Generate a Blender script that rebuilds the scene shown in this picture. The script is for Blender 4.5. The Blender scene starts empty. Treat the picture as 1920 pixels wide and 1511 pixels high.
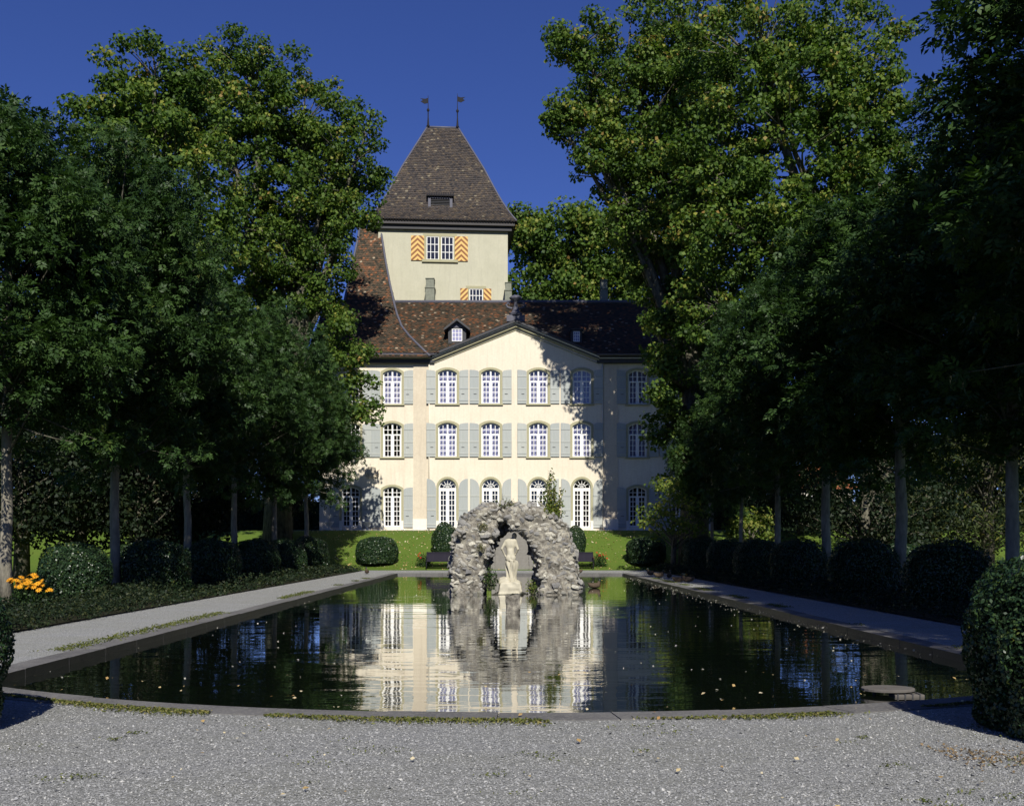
import bpy, bmesh, math, random
import numpy as np
from mathutils import Vector, Matrix

# ------------------------------------------------------------------ camera, sky, sun, exposure
sc = bpy.context.scene
COL = sc.collection
CAMZ = 1.45
FPX = 1920.0
VPX, VPY = 950.0, 1022.0

cam_d = bpy.data.cameras.new('camera')
cam = bpy.data.objects.new('camera', cam_d)
COL.objects.link(cam)
cam.location = (0, 0, CAMZ)
cam.rotation_euler = (math.radians(90), 0, 0)
cam_d.sensor_width = 36.0
cam_d.lens = 36.0
cam_d.shift_x = (960 - VPX) / 1920.0
cam_d.shift_y = (VPY - 755.5) / 1920.0
cam_d.clip_end = 4000
sc.camera = cam

SUN_EL = math.radians(38)
SUN_AZ = math.radians(7)          # right of the line behind the camera
S = Vector((math.sin(SUN_AZ) * math.cos(SUN_EL), -math.cos(SUN_AZ) * math.cos(SUN_EL), math.sin(SUN_EL)))

world = bpy.data.worlds.new('World')
sc.world = world
world.use_nodes = True
wn = world.node_tree
bg = wn.nodes['Background']
sky = wn.nodes.new('ShaderNodeTexSky')
sky.sky_type = 'NISHITA'
sky.sun_disc = False
sky.sun_elevation = SUN_EL
sky.sun_rotation = math.atan2(S.x, S.y)
sky.altitude = 500
sky.air_density = 1.0
sky.dust_density = 0.2
sky.ozone_density = 3.0
tint = wn.nodes.new('ShaderNodeMix')              # deep blue of the slide film, the same over the whole sky
tint.data_type = 'RGBA'; tint.blend_type = 'MULTIPLY'
tint.inputs[0].default_value = 1.0
tint.inputs[7].default_value = (0.43, 0.53, 1.04, 1)
wn.links.new(sky.outputs[0], tint.inputs[6])
wn.links.new(tint.outputs[2], bg.inputs[0])
bg.inputs[1].default_value = 0.070

sun_d = bpy.data.lights.new('sun', 'SUN')
sun_d.energy = 5.0
sun_d.angle = math.radians(0.5)
sun_d.color = (1.0, 0.96, 0.87)
sun = bpy.data.objects.new('sun', sun_d)
sun.rotation_euler = (-S).to_track_quat('-Z', 'Y').to_euler()
sun.location = (20, -60, 60)
COL.objects.link(sun)

sc.view_settings.view_transform = 'Standard'
sc.view_settings.look = 'None'
sc.view_settings.exposure = 0.22
sc.view_settings.gamma = 1.0
sc.render.engine = 'CYCLES'
sc.cycles.max_bounces = 6
sc.cycles.diffuse_bounces = 2
sc.cycles.glossy_bounces = 3
sc.cycles.transmission_bounces = 3
sc.cycles.transparent_max_bounces = 8
sc.cycles.caustics_reflective = False
sc.cycles.caustics_refractive = False
sc.cycles.use_denoising = True

R = math.radians

# ------------------------------------------------------------------ helpers
def P(px, py, d):
    """real-world point at distance d (metres from the camera plane) for a place seen at photo pixel px, py"""
    return Vector(((px - VPX) * d / FPX, d, CAMZ + (VPY - py) * d / FPX))

def link(o, parent=None):
    COL.objects.link(o)
    if parent is not None:
        o.parent = parent
    return o

def tag(o, label=None, cat=None, group=None, kind=None):
    if label: o['label'] = label
    if cat: o['category'] = cat
    if group: o['group'] = group
    if kind: o['kind'] = kind
    return o

def thing(name, label, cat, loc=(0, 0, 0), group=None, rz=0.0):
    o = bpy.data.objects.new(name, None)
    o.empty_display_size = 0.2
    o.location = loc
    o.rotation_euler = (0, 0, rz)
    COL.objects.link(o)
    return tag(o, label, cat, group)

def obj(name, me, parent=None, loc=None, rot=None, scale=None):
    o = bpy.data.objects.new(name, me)
    link(o, parent)
    if loc is not None: o.location = loc
    if rot is not None: o.rotation_euler = rot
    if scale is not None: o.scale = scale
    return o

class MB:
    """collects verts / faces into one mesh"""
    def __init__(s):
        s.v = []; s.f = []; s.m = []
    def add(s, vs, fs, mi=0):
        b = len(s.v)
        s.v.extend([tuple(p) for p in vs])
        for f in fs:
            s.f.append([b + i for i in f]); s.m.append(mi)
        return s
    def box(s, x0, x1, y0, y1, z0, z1, mi=0):
        vs = [(x0,y0,z0),(x1,y0,z0),(x1,y1,z0),(x0,y1,z0),(x0,y0,z1),(x1,y0,z1),(x1,y1,z1),(x0,y1,z1)]
        return s.add(vs, [(0,3,2,1),(4,5,6,7),(0,1,5,4),(1,2,6,5),(2,3,7,6),(3,0,4,7)], mi)
    def prism(s, pts, y0, y1, mi=0):
        """polygon in x,z (counter-clockwise seen from -y) extruded from y0 to y1"""
        n = len(pts)
        vs = [(x, y0, z) for x, z in pts] + [(x, y1, z) for x, z in pts]
        fs = [list(range(n)), list(range(2*n-1, n-1, -1))]
        for i in range(n):
            j = (i + 1) % n
            fs.append((j, i, n + i, n + j))
        return s.add(vs, fs, mi)
    def ring(s, outer, inner, y0, y1, mi=0, closed=True):
        """band between two outlines with the same number of points, extruded"""
        n = len(outer)
        vs = [(x,y0,z) for x,z in outer] + [(x,y0,z) for x,z in inner] + [(x,y1,z) for x,z in outer] + [(x,y1,z) for x,z in inner]
        fs = []
        rng = range(n) if closed else range(n - 1)
        for i in rng:
            j = (i + 1) % n
            fs += [(i, j, n+j, n+i), (2*n+j, 2*n+i, 3*n+i, 3*n+j), (j, i, 2*n+i, 2*n+j), (n+i, n+j, 3*n+j, 3*n+i)]
        if not closed:
            fs += [(0, n, 3*n, 2*n), (n-1, 3*n-1, 4*n-1, 2*n-1)]
        return s.add(vs, fs, mi)
    def tube(s, pts, rad, sides=8, mi=0, cap=True):
        pts = [Vector(p) for p in pts]
        n = len(pts)
        if not hasattr(rad, '__len__'): rad = [rad] * n
        vs = []
        ref = Vector((0.3, 0.9, 0.2)).normalized()
        for i in range(n):
            t = (pts[min(i+1, n-1)] - pts[max(i-1, 0)])
            t = t.normalized() if t.length > 1e-9 else Vector((0,0,1))
            a = t.cross(ref)
            if a.length < 1e-3: a = t.cross(Vector((1,0,0)))
            a.normalize(); b = t.cross(a)
            for k in range(sides):
                an = 2*math.pi*k/sides
                vs.append(pts[i] + (a*math.cos(an) + b*math.sin(an)) * rad[i])
        fs = []
        for i in range(n-1):
            for k in range(sides):
                l = (k+1) % sides
                fs.append((i*sides+k, i*sides+l, (i+1)*sides+l, (i+1)*sides+k))
        if cap:
            fs.append(list(range(sides-1, -1, -1))); fs.append([(n-1)*sides+k for k in range(sides)])
        return s.add(vs, fs, mi)
    def lathe(s, prof, sides=20, mi=0, c=(0,0,0), star=0.0, lobes=0):
        vs = []
        n = len(prof)
        for r, z in prof:
            for k in range(sides):
                a = 2*math.pi*k/sides
                rr = r * (1 + star*math.cos(lobes*a)) if lobes else r
                vs.append((c[0]+rr*math.cos(a), c[1]+rr*math.sin(a), c[2]+z))
        fs = []
        for i in range(n-1):
            for k in range(sides):
                l = (k+1) % sides
                fs.append((i*sides+k, i*sides+l, (i+1)*sides+l, (i+1)*sides+k))
        fs.append(list(range(sides-1,-1,-1))); fs.append([(n-1)*sides+k for k in range(sides)])
        return s.add(vs, fs, mi)
    def mesh(s, name, mats, smooth=False, bevel=0.0):
        me = bpy.data.meshes.new(name)
        me.from_pydata(s.v, [], s.f)
        for m in (mats if isinstance(mats, (list, tuple)) else [mats]):
            me.materials.append(m)
        me.polygons.foreach_set('material_index', s.m)
        if bevel:
            bm = bmesh.new(); bm.from_mesh(me)
            bmesh.ops.remove_doubles(bm, verts=bm.verts, dist=1e-5)
            bmesh.ops.bevel(bm, geom=[e for e in bm.edges if len(e.link_faces)==2 and e.calc_face_angle(0) > 0.5], offset=bevel, segments=1, affect='EDGES', profile=0.5)
            bm.to_mesh(me); bm.free()
        if smooth:
            me.polygons.foreach_set('use_smooth', [True]*len(me.polygons))
        me.update()
        return me
    def build(s, name, mats, parent=None, smooth=False, bevel=0.0, loc=None):
        return obj(name, s.mesh(name, mats, smooth, bevel), parent, loc)

def np_mesh(name, verts, k, mat, rnd=None, smooth=False):
    """faces of k corners each, every face with its own verts; rnd: a number per face"""
    verts = np.ascontiguousarray(verts, dtype=np.float32).reshape(-1, 3)
    nv = len(verts); nf = nv // k
    me = bpy.data.meshes.new(name)
    me.vertices.add(nv); me.vertices.foreach_set('co', verts.ravel())
    me.loops.add(nv); me.loops.foreach_set('vertex_index', np.arange(nv, dtype=np.int32))
    me.polygons.add(nf)
    me.polygons.foreach_set('loop_start', np.arange(0, nv, k, dtype=np.int32))
    me.polygons.foreach_set('loop_total', np.full(nf, k, dtype=np.int32))
    me.update(calc_edges=True)
    if rnd is not None:
        a = me.attributes.new('rnd', 'FLOAT', 'FACE')
        a.data.foreach_set('value', np.asarray(rnd, dtype=np.float32))
    me.materials.append(mat)
    return me

def idx_mesh(name, V, F, mat, smooth=True):
    me = bpy.data.meshes.new(name)
    V = np.asarray(V, dtype=np.float32); F = np.asarray(F, dtype=np.int32)
    me.vertices.add(len(V)); me.vertices.foreach_set('co', V.ravel())
    k = F.shape[1]
    me.loops.add(F.size); me.loops.foreach_set('vertex_index', F.ravel())
    me.polygons.add(len(F))
    me.polygons.foreach_set('loop_start', np.arange(0, F.size, k, dtype=np.int32))
    me.polygons.foreach_set('loop_total', np.full(len(F), k, dtype=np.int32))
    me.update(calc_edges=True)
    if smooth: me.polygons.foreach_set('use_smooth', np.ones(len(F), dtype=bool))
    me.materials.append(mat)
    return me

def grid_mesh(name, fn, nu, nv, mat, smooth=True):
    """fn(u array, v array) -> (N,3) for u, v in 0..1"""
    u, v = np.meshgrid(np.linspace(0,1,nu+1), np.linspace(0,1,nv+1), indexing='ij')
    V = fn(u.ravel(), v.ravel())
    i, j = np.meshgrid(np.arange(nu), np.arange(nv), indexing='ij')
    a = (i*(nv+1)+j).ravel()
    F = np.stack([a, a+nv+1, a+nv+2, a+1], 1)
    return idx_mesh(name, V, F, mat, smooth)

def surface_nets(f, lo, hi, h):
    lo = np.array(lo, float); hi = np.array(hi, float)
    n = np.ceil((hi-lo)/h).astype(int) + 1
    ax = [lo[i] + h*np.arange(n[i]) for i in range(3)]
    X, Y, Z = np.meshgrid(*ax, indexing='ij')
    D = f(X, Y, Z)
    s = D < 0
    acc = np.zeros(tuple(n-1) + (3,)); cnt = np.zeros(tuple(n-1))
    G = np.stack([X, Y, Z], -1)
    quads = []
    for a in range(3):
        sl0 = [slice(None)]*3; sl1 = [slice(None)]*3
        sl0[a] = slice(0, -1); sl1[a] = slice(1, None)
        d0 = D[tuple(sl0)]; d1 = D[tuple(sl1)]
        cr = (d0 < 0) != (d1 < 0)
        t = np.where(cr, d0/(np.where(cr, d0-d1, 1)), 0)
        p = G[tuple(sl0)] + t[..., None]*(G[tuple(sl1)] - G[tuple(sl0)])
        b, c = [(1,2),(2,0),(0,1)][a]
        I = np.argwhere(cr)
        pv = p[cr]
        flip = d0[cr] < 0
        ok = (I[:,b] > 0) & (I[:,c] > 0) & (I[:,b] < n[b]-1) & (I[:,c] < n[c]-1)
        I = I[ok]; pv = pv[ok]; flip = flip[ok]
        cells = []
        for db, dc in ((0,0),(1,0),(1,1),(0,1)):
            J = I.copy(); J[:,b] -= db; J[:,c] -= dc
            np.add.at(acc, (J[:,0],J[:,1],J[:,2]), pv)
            np.add.at(cnt, (J[:,0],J[:,1],J[:,2]), 1)
            cells.append(J)
        q = np.stack([np.ravel_multi_index(J.T, tuple(n-1)) for J in cells], 1)
        q[~flip] = q[~flip][:, ::-1]
        quads.append(q)
    Q = np.concatenate(quads)
    used = np.unique(Q)
    mp = np.full(cnt.size, -1); mp[used] = np.arange(len(used))
    V = acc.reshape(-1,3)[used] / np.maximum(cnt.reshape(-1)[used],1)[:,None]
    return V, mp[Q]

def smin(a, b, k):
    h = np.clip(0.5 + 0.5*(b-a)/k, 0, 1)
    return b*(1-h) + a*h - k*h*(1-h)

def ell(X, Y, Z, c, r):
    x, y, z = (X-c[0])/r[0], (Y-c[1])/r[1], (Z-c[2])/r[2]
    k = np.sqrt(x*x+y*y+z*z)
    return (k-1)*min(r)

def cone(X, Y, Z, a, b, ra, rb):
    a = np.array(a, float); b = np.array(b, float); d = b-a
    t = np.clip(((X-a[0])*d[0]+(Y-a[1])*d[1]+(Z-a[2])*d[2])/(d@d), 0, 1)
    return np.sqrt((X-a[0]-t*d[0])**2+(Y-a[1]-t*d[1])**2+(Z-a[2]-t*d[2])**2) - (ra+(rb-ra)*t)

# cheap smooth value noise in numpy
_rs = np.random.RandomState(5)
_tab = _rs.rand(64, 64, 64)
def vnoise(p):
    p = np.asarray(p, float); i = np.floor(p).astype(int); f = p - i
    f = f*f*(3-2*f); r = 0
    for dx in (0,1):
        for dy in (0,1):
            for dz in (0,1):
                w = (f[...,0] if dx else 1-f[...,0])*(f[...,1] if dy else 1-f[...,1])*(f[...,2] if dz else 1-f[...,2])
                r = r + w*_tab[(i[...,0]+dx)%64, (i[...,1]+dy)%64, (i[...,2]+dz)%64]
    return r

# ------------------------------------------------------------------ materials
class NT:
    def __init__(s, name):
        s.mat = bpy.data.materials.new(name); s.mat.use_nodes = True
        s.t = s.mat.node_tree; s.p = s.t.nodes['Principled BSDF']; s.out = s.t.nodes['Material Output']
    def n(s, kind, **kw):
        nd = s.t.nodes.new('ShaderNode'+kind)
        for k, v in kw.items():
            if k in nd.inputs: nd.inputs[k].default_value = v
            else: setattr(nd, k, v)
        return nd
    def l(s, a, b): s.t.links.new(a, b)
    def coord(s, which='Object', scale=None):
        c = s.n('TexCoord').outputs[which]
        if scale is not None:
            m = s.n('Mapping'); m.inputs['Scale'].default_value = scale
            s.l(c, m.inputs[0]); c = m.outputs[0]
        return c
    def noise(s, co, scale, detail=4, rough=0.55, dist=0.0):
        nd = s.n('TexNoise'); nd.inputs['Scale'].default_value = scale; nd.inputs['Detail'].default_value = detail
        nd.inputs['Roughness'].default_value = rough; nd.inputs['Distortion'].default_value = dist
        if co is not None: s.l(co, nd.inputs['Vector'])
        return nd.outputs['Fac']
    def ramp(s, fac, stops, interp='LINEAR'):
        r = s.n('ValToRGB'); r.color_ramp.interpolation = interp
        e = r.color_ramp.elements
        while len(e) < len(stops): e.new(0.5)
        for k, (p, c) in enumerate(stops):
            e[k].position = p; e[k].color = (c[0], c[1], c[2], 1) if hasattr(c,'__len__') else (c,c,c,1)
        s.l(fac, r.inputs[0]); return r.outputs[0]
    def mix(s, fac, a, b, mode='MIX'):
        m = s.n('Mix', data_type='RGBA', blend_type=mode)
        for inp, v in ((m.inputs[0], fac), (m.inputs[6], a), (m.inputs[7], b)):
            if hasattr(v, 'is_output'): s.l(v, inp)
            elif hasattr(v, '__len__'): inp.default_value = (v[0], v[1], v[2], 1)
            else: inp.default_value = v
        return m.outputs[2]
    def math(s, op, a, b=0.0):
        m = s.n('Math', operation=op)
        for inp, v in ((m.inputs[0], a), (m.inputs[1], b)):
            if hasattr(v, 'is_output'): s.l(v, inp)
            else: inp.default_value = v
        return m.outputs[0]
    def bump(s, h, strength, dist=0.02):
        b = s.n('Bump'); b.inputs['Strength'].default_value = strength; b.inputs['Distance'].default_value = dist
        s.l(h, b.inputs['Height']); s.l(b.outputs[0], s.p.inputs['Normal']); return b
    def base(s, c, rough=0.7, spec=0.3):
        if hasattr(c, 'is_output'): s.l(c, s.p.inputs['Base Color'])
        else: s.p.inputs['Base Color'].default_value = (c[0], c[1], c[2], 1)
        s.p.inputs['Roughness'].default_value = rough
        s.p.inputs['Specular IOR Level'].default_value = spec
        return s.mat

def m_plain(name, c, rough=0.6, spec=0.3, var=0.15, scale=6.0, bump=0.0, bscale=40.0, bdist=0.01):
    t = NT(name); co = t.coord('Object')
    f = t.noise(co, scale, 5)
    col = t.mix(f, [x*(1-var) for x in c], [min(1, x*(1+var)) for x in c])
    if bump: t.bump(t.noise(co, bscale, 4), bump, bdist)
    return t.base(col, rough, spec)

def m_leaf(name, stops, trans=0.3, rough=0.55, spec=0.2):
    t = NT(name)
    a = t.n('Attribute', attribute_name='rnd')
    col = t.ramp(a.outputs['Fac'], stops)
    t.base(col, rough, spec)
    tr = t.n('BsdfTranslucent')
    br = t.mix(1.0, col, (1.25, 1.45, 0.7), 'MULTIPLY')
    t.l(br, tr.inputs[0])
    mx = t.n('MixShader'); mx.inputs[0].default_value = trans
    t.l(t.p.outputs[0], mx.inputs[1]); t.l(tr.outputs[0], mx.inputs[2]); t.l(mx.outputs[0], t.out.inputs[0])
    return t.mat

def m_stucco(name, c1, c2, stain=None):
    t = NT(name); co = t.coord('Object')
    f = t.ramp(t.noise(co, 0.55, 6, 0.65), [(0.35, 0.0), (0.7, 1.0)])
    col = t.mix(f, c1, c2)
    f2 = t.ramp(t.noise(co, 7.0, 5, 0.7), [(0.42, 0.0), (0.75, 1.0)])
    col = t.mix(t.math('MULTIPLY', f2, 0.38), col, [x*0.72 for x in c2])
    st = t.noise(t.coord('Object', (3.0, 3.0, 0.18)), 1.6, 5, 0.7)
    col = t.mix(t.math('MULTIPLY', t.ramp(st, [(0.50, 0.0), (0.75, 1.0)]), 0.5), col, stain or [x*0.75 for x in c2])
    t.bump(t.noise(co, 35.0, 5), 0.25, 0.01)
    return t.base(col, 0.9, 0.15)

M = {}
M['facade'] = m_stucco('cream_render', (0.74, 0.68, 0.55), (0.71, 0.62, 0.49), (0.52, 0.43, 0.33))
M['lesene'] = m_stucco('sandstone_render', (0.64, 0.565, 0.44), (0.58, 0.50, 0.385), (0.46, 0.39, 0.31))
M['tower'] = m_stucco('tower_render', (0.45, 0.435, 0.33), (0.52, 0.50, 0.385), (0.36, 0.34, 0.27))
M['plinth'] = m_stucco('white_plinth', (0.80, 0.76, 0.66), (0.74, 0.70, 0.6))
M['surround'] = m_plain('olive_stone', (0.36, 0.34, 0.22), 0.85, 0.2, 0.12, 8, 0.2)
M['white'] = m_plain('white_paint', (0.80, 0.79, 0.76), 0.45, 0.4, 0.03)
M['shutter'] = None
def m_shutter():
    t = NT('grey_green_shutter_paint')
    co = t.coord('Object', (14, 14, 0.7))
    f = t.noise(co, 1.5, 5, 0.7)
    oi = t.n('ObjectInfo')
    c = t.mix(oi.outputs['Random'], (0.35, 0.37, 0.365), (0.45, 0.46, 0.425))
    c = t.mix(t.math('MULTIPLY', t.ramp(f, [(0.4, 0), (0.75, 1)]), 0.5), c, (0.25, 0.28, 0.25))
    return t.base(c, 0.6, 0.3)
M['shutter'] = m_shutter()
M['lead'] = m_plain('weathered_lead', (0.09, 0.09, 0.115), 0.6, 0.35, 0.35, 5)
M['eave'] = m_plain('brown_grey_eaves', (0.075, 0.07, 0.07), 0.75, 0.2, 0.3, 6)
M['darkwood'] = m_plain('dark_grey_boards', (0.055, 0.055, 0.06), 0.7, 0.3, 0.25, 7)
M['iron'] = m_plain('dark_iron', (0.02, 0.02, 0.024), 0.8, 0.15, 0.2)
M['curtain'] = m_plain('blue_grey_curtain', (0.30, 0.30, 0.46), 0.9, 0.1, 0.3, 3)
M['chimney'] = m_plain('chimney_render', (0.20, 0.21, 0.17), 0.9, 0.2, 0.45, 5, 0.4, 25)
M['interior'] = m_plain('dim_interior', (0.05, 0.045, 0.04), 0.9, 0.1)
M['copper'] = m_plain('brown_tile_edge', (0.10, 0.07, 0.05), 0.8, 0.2, 0.3)

def m_glass():
    t = NT('window_glass')
    tr = t.n('BsdfTransparent'); gl = t.n('BsdfGlossy'); gl.inputs['Roughness'].default_value = 0.02
    fr = t.n('Fresnel'); fr.inputs[0].default_value = 1.52
    bp = t.n('Bump'); bp.inputs['Strength'].default_value = 0.12; bp.inputs['Distance'].default_value = 0.03
    t.l(t.noise(t.coord('Object'), 4.0, 2), bp.inputs['Height']); t.l(bp.outputs[0], gl.inputs['Normal'])
    mx = t.n('MixShader')
    t.l(t.math('ADD', fr.outputs[0], 0.04), mx.inputs[0]); t.l(tr.outputs[0], mx.inputs[1]); t.l(gl.outputs[0], mx.inputs[2])
    t.l(mx.outputs[0], t.out.inputs[0])
    return t.mat
M['glass'] = m_glass()

def m_tile(name, stops, rough=0.85):
    t = NT(name)
    a = t.n('Attribute', attribute_name='rnd')
    co = t.coord('Object')
    big = t.noise(co, 0.7, 4, 0.6)
    fac = t.math('ADD', a.outputs['Fac'], t.math('MULTIPLY', t.math('SUBTRACT', big, 0.5), 0.7))
    col = t.ramp(fac, stops)
    sp = t.ramp(t.noise(co, 9.0, 5, 0.75), [(0.62, 0), (0.70, 1)])
    col = t.mix(t.math('MULTIPLY', sp, 0.28), col, (0.36, 0.34, 0.26))
    t.bump(t.noise(co, 30, 3), 0.3, 0.02)
    return t.base(col, rough, 0.2)
M['tile_red'] = m_tile('mossy_red_tile', [(0.0, (0.03,0.029,0.022)), (0.34, (0.062,0.052,0.036)), (0.55, (0.095,0.065,0.042)), (0.74, (0.14,0.07,0.038)), (0.90, (0.24,0.09,0.038)), (1.0, (0.33,0.27,0.19))])
M['tile_grey'] = m_tile('grey_brown_tile', [(0.0, (0.032,0.030,0.032)), (0.4, (0.058,0.050,0.046)), (0.75, (0.082,0.066,0.052)), (0.94, (0.105,0.082,0.055)), (1.0, (0.18,0.155,0.11))])

def m_stripe(name, chevron, sx):
    t = NT(name)
    sep = t.n('SeparateXYZ'); t.l(t.coord('Object'), sep.inputs[0])
    x = sep.outputs[0]
    if chevron: x = t.math('ABSOLUTE', x)
    v = t.math('ADD', t.math('MULTIPLY', x, sx), sep.outputs[2])
    fr = t.math('FRACT', t.math('MULTIPLY', v, 2.55))
    st = t.math('GREATER_THAN', fr, 0.5)
    col = t.mix(st, (0.72, 0.47, 0.15), (0.22, 0.075, 0.018))
    col = t.mix(t.math('MULTIPLY', t.noise(t.coord('Object'), 8, 5), 0.25), col, (0.3, 0.2, 0.1))
    return t.base(col, 0.6, 0.3)
M['chev'] = m_stripe('orange_chevron_paint', True, 0.95)
M['diag_a'] = m_stripe('orange_diagonal_paint_rising', False, -1.0)
M['diag_b'] = m_stripe('orange_diagonal_paint_falling', False, 1.0)

def m_bark(name, c1, c2):
    t = NT(name); co = t.coord('Object', (4, 4, 1.2))
    f = t.ramp(t.noise(co, 2.0, 6, 0.65), [(0.35, 0), (0.65, 1)])
    t.bump(t.noise(co, 8, 5), 0.5, 0.03)
    return t.base(t.mix(f, c1, c2), 0.9, 0.15)
M['bark_dark'] = m_bark('plane_bark', (0.05, 0.045, 0.035), (0.16, 0.15, 0.11))
M['bark_pale'] = m_bark('pale_smooth_bark', (0.15, 0.14, 0.11), (0.30, 0.27, 0.21))

M['leaf_plane'] = m_leaf('plane_leaf', [(0.0, (0.022,0.046,0.009)), (0.45, (0.060,0.112,0.018)), (0.8, (0.120,0.175,0.028)), (0.94, (0.24,0.245,0.045)), (1.0, (0.26,0.17,0.05))], 0.28)
M['leaf_row'] = m_leaf('ash_leaf', [(0.0, (0.012,0.027,0.009)), (0.6, (0.036,0.074,0.019)), (0.92, (0.062,0.112,0.025)), (1.0, (0.13,0.14,0.03))], 0.22, 0.5, 0.2)
M['leaf_painted_shade'] = m_leaf('painted_shade_leaf', [(0.0, (0.007,0.014,0.007)), (0.7, (0.018,0.032,0.013)), (1.0, (0.05,0.058,0.02))], 0.2)  # leaf colour darkened to stand in for the shade under the trees
M['leaf_conifer'] = m_leaf('conifer_spray', [(0.0, (0.015,0.03,0.010)), (0.7, (0.05,0.065,0.018)), (1.0, (0.14,0.13,0.02))], 0.15)
M['leaf_box'] = m_leaf('box_leaf', [(0.0, (0.012,0.030,0.014)), (0.6, (0.028,0.058,0.022)), (0.93, (0.05,0.085,0.022)), (1.0, (0.12,0.13,0.03))], 0.12, 0.35, 0.4)
M['leaf_bright'] = m_leaf('bright_shoot_leaf', [(0.0, (0.05,0.09,0.02)), (0.6, (0.12,0.17,0.03)), (1.0, (0.30,0.28,0.06))], 0.35)
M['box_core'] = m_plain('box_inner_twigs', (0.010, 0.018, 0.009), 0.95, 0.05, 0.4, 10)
M['yellow'] = m_leaf('orange_yellow_petal', [(0.0, (0.62,0.25,0.015)), (1.0, (0.80,0.42,0.03))], 0.25)
M['red'] = m_leaf('red_petal', [(0.0, (0.40,0.02,0.015)), (1.0, (0.60,0.05,0.03))], 0.2)
M['dead'] = m_leaf('fallen_leaf', [(0.0, (0.30,0.17,0.06)), (0.5, (0.45,0.33,0.14)), (1.0, (0.62,0.55,0.38))], 0.1)
M['litter'] = m_leaf('brown_leaf_litter', [(0.0, (0.08,0.055,0.03)), (1.0, (0.24,0.17,0.09))], 0.05)
M['petal_white'] = m_leaf('floating_pale_leaf', [(0.0, (0.25,0.24,0.18)), (0.5, (0.50,0.48,0.38)), (1.0, (0.70,0.68,0.6))], 0.1)
M['moss'] = m_leaf('moss_tuft', [(0.0, (0.05,0.07,0.015)), (0.6, (0.12,0.13,0.03)), (1.0, (0.22,0.19,0.07))], 0.2)

def m_grass():
    t = NT('lawn_grass'); co = t.coord('Object')
    f = t.noise(co, 0.6, 6, 0.7); g = t.noise(co, 14.0, 6, 0.8)
    col = t.mix(t.ramp(f, [(0.3, 0), (0.7, 1)]), (0.045, 0.115, 0.013), (0.085, 0.135, 0.02))
    col = t.mix(t.ramp(g, [(0.35, 0), (0.7, 1)]), col, (0.12, 0.155, 0.028))
    t.bump(t.noise(co, 45, 5, 0.8), 0.6, 0.03)
    return t.base(col, 0.9, 0.1)
M['grass'] = m_grass()

def m_gravel(name='grey_gravel', k=1.16):
    t = NT(name); co = t.coord('Object')
    v = t.n('TexVoronoi'); v.inputs['Scale'].default_value = 80; t.l(co, v.inputs['Vector'])
    v2 = t.n('TexVoronoi'); v2.inputs['Scale'].default_value = 34; t.l(co, v2.inputs['Vector'])
    sep = t.n('SeparateColor'); t.l(v.outputs['Color'], sep.inputs[0])
    col = t.ramp(sep.outputs[0], [(0.0, (0.17,0.172,0.17)), (0.5, (0.26,0.262,0.26)), (0.85, (0.34,0.34,0.335)), (1.0, (0.44,0.43,0.41))])
    d = t.ramp(v.outputs['Distance'], [(0.25, 1), (0.8, 0.55)])
    col = t.mix(1.0, col, d, 'MULTIPLY')
    b = t.ramp(t.noise(t.coord('Object', (0.5, 1.4, 1)), 0.8, 7, 0.75), [(0.38, 0), (0.68, 1)])
    col = t.mix(t.math('MULTIPLY', b, 0.5), col, (0.17, 0.17, 0.135))
    h = t.math('ADD', v.outputs['Distance'], t.math('MULTIPLY', v2.outputs['Distance'], 0.8))
    col = t.mix(1.0, col, (k, k, k), 'MULTIPLY')
    bp = t.bump(h, 0.7, 0.012); bp.invert = True
    return t.base(col, 0.9, 0.2)
M['gravel'] = m_gravel()
M['gravel_painted_sun'] = m_gravel('painted_sun_path_gravel', 1.38)  # same gravel, colour raised to stand in for sun on the paths
M['pebble'] = m_leaf('pebble_stone', [(0.0, (0.15,0.152,0.15)), (0.5, (0.25,0.252,0.25)), (0.92, (0.33,0.33,0.325)), (1.0, (0.46,0.45,0.42))], 0.0, 0.8, 0.2)

def m_coping():
    t = NT('dark_coping_stone'); co = t.coord('Object')
    f = t.noise(co, 1.3, 6, 0.7); g = t.noise(co, 30, 5, 0.7)
    col = t.mix(t.ramp(f, [(0.3, 0), (0.7, 1)]), (0.085, 0.082, 0.083), (0.16, 0.155, 0.15))
    col = t.mix(t.ramp(g, [(0.5, 0), (0.8, 1)]), col, (0.27, 0.26, 0.23))
    t.bump(g, 0.5, 0.01)
    return t.base(col, 0.85, 0.25)
M['coping'] = m_coping()
M['coping_wet'] = m_plain('wet_mossy_stone', (0.035, 0.035, 0.025), 0.5, 0.4, 0.5, 8, 0.4, 30)
M['soil'] = m_plain('dark_bed_soil', (0.035, 0.035, 0.02), 0.95, 0.1, 0.5, 5, 0.8, 20, 0.05)
M['step'] = m_plain('grey_step_stone', (0.20, 0.19, 0.17), 0.9, 0.2, 0.25, 5, 0.4, 20)
M['bench'] = m_plain('dark_bench_paint', (0.022, 0.02, 0.03), 0.85, 0.1, 0.3)
M['pot'] = m_plain('white_stone_urn', (0.68, 0.66, 0.6), 0.8, 0.2, 0.12)
M['marble'] = None
def m_marble():
    t = NT('weathered_statue_stone'); co = t.coord('Object')
    f = t.ramp(t.noise(co, 4.0, 6, 0.7), [(0.4, 0), (0.75, 1)])
    col = t.mix(f, (0.52, 0.48, 0.37), (0.36, 0.335, 0.26))
    t.bump(t.noise(co, 60, 4), 0.15, 0.004)
    return t.base(col, 0.75, 0.25)
M['marble'] = m_marble()

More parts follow.
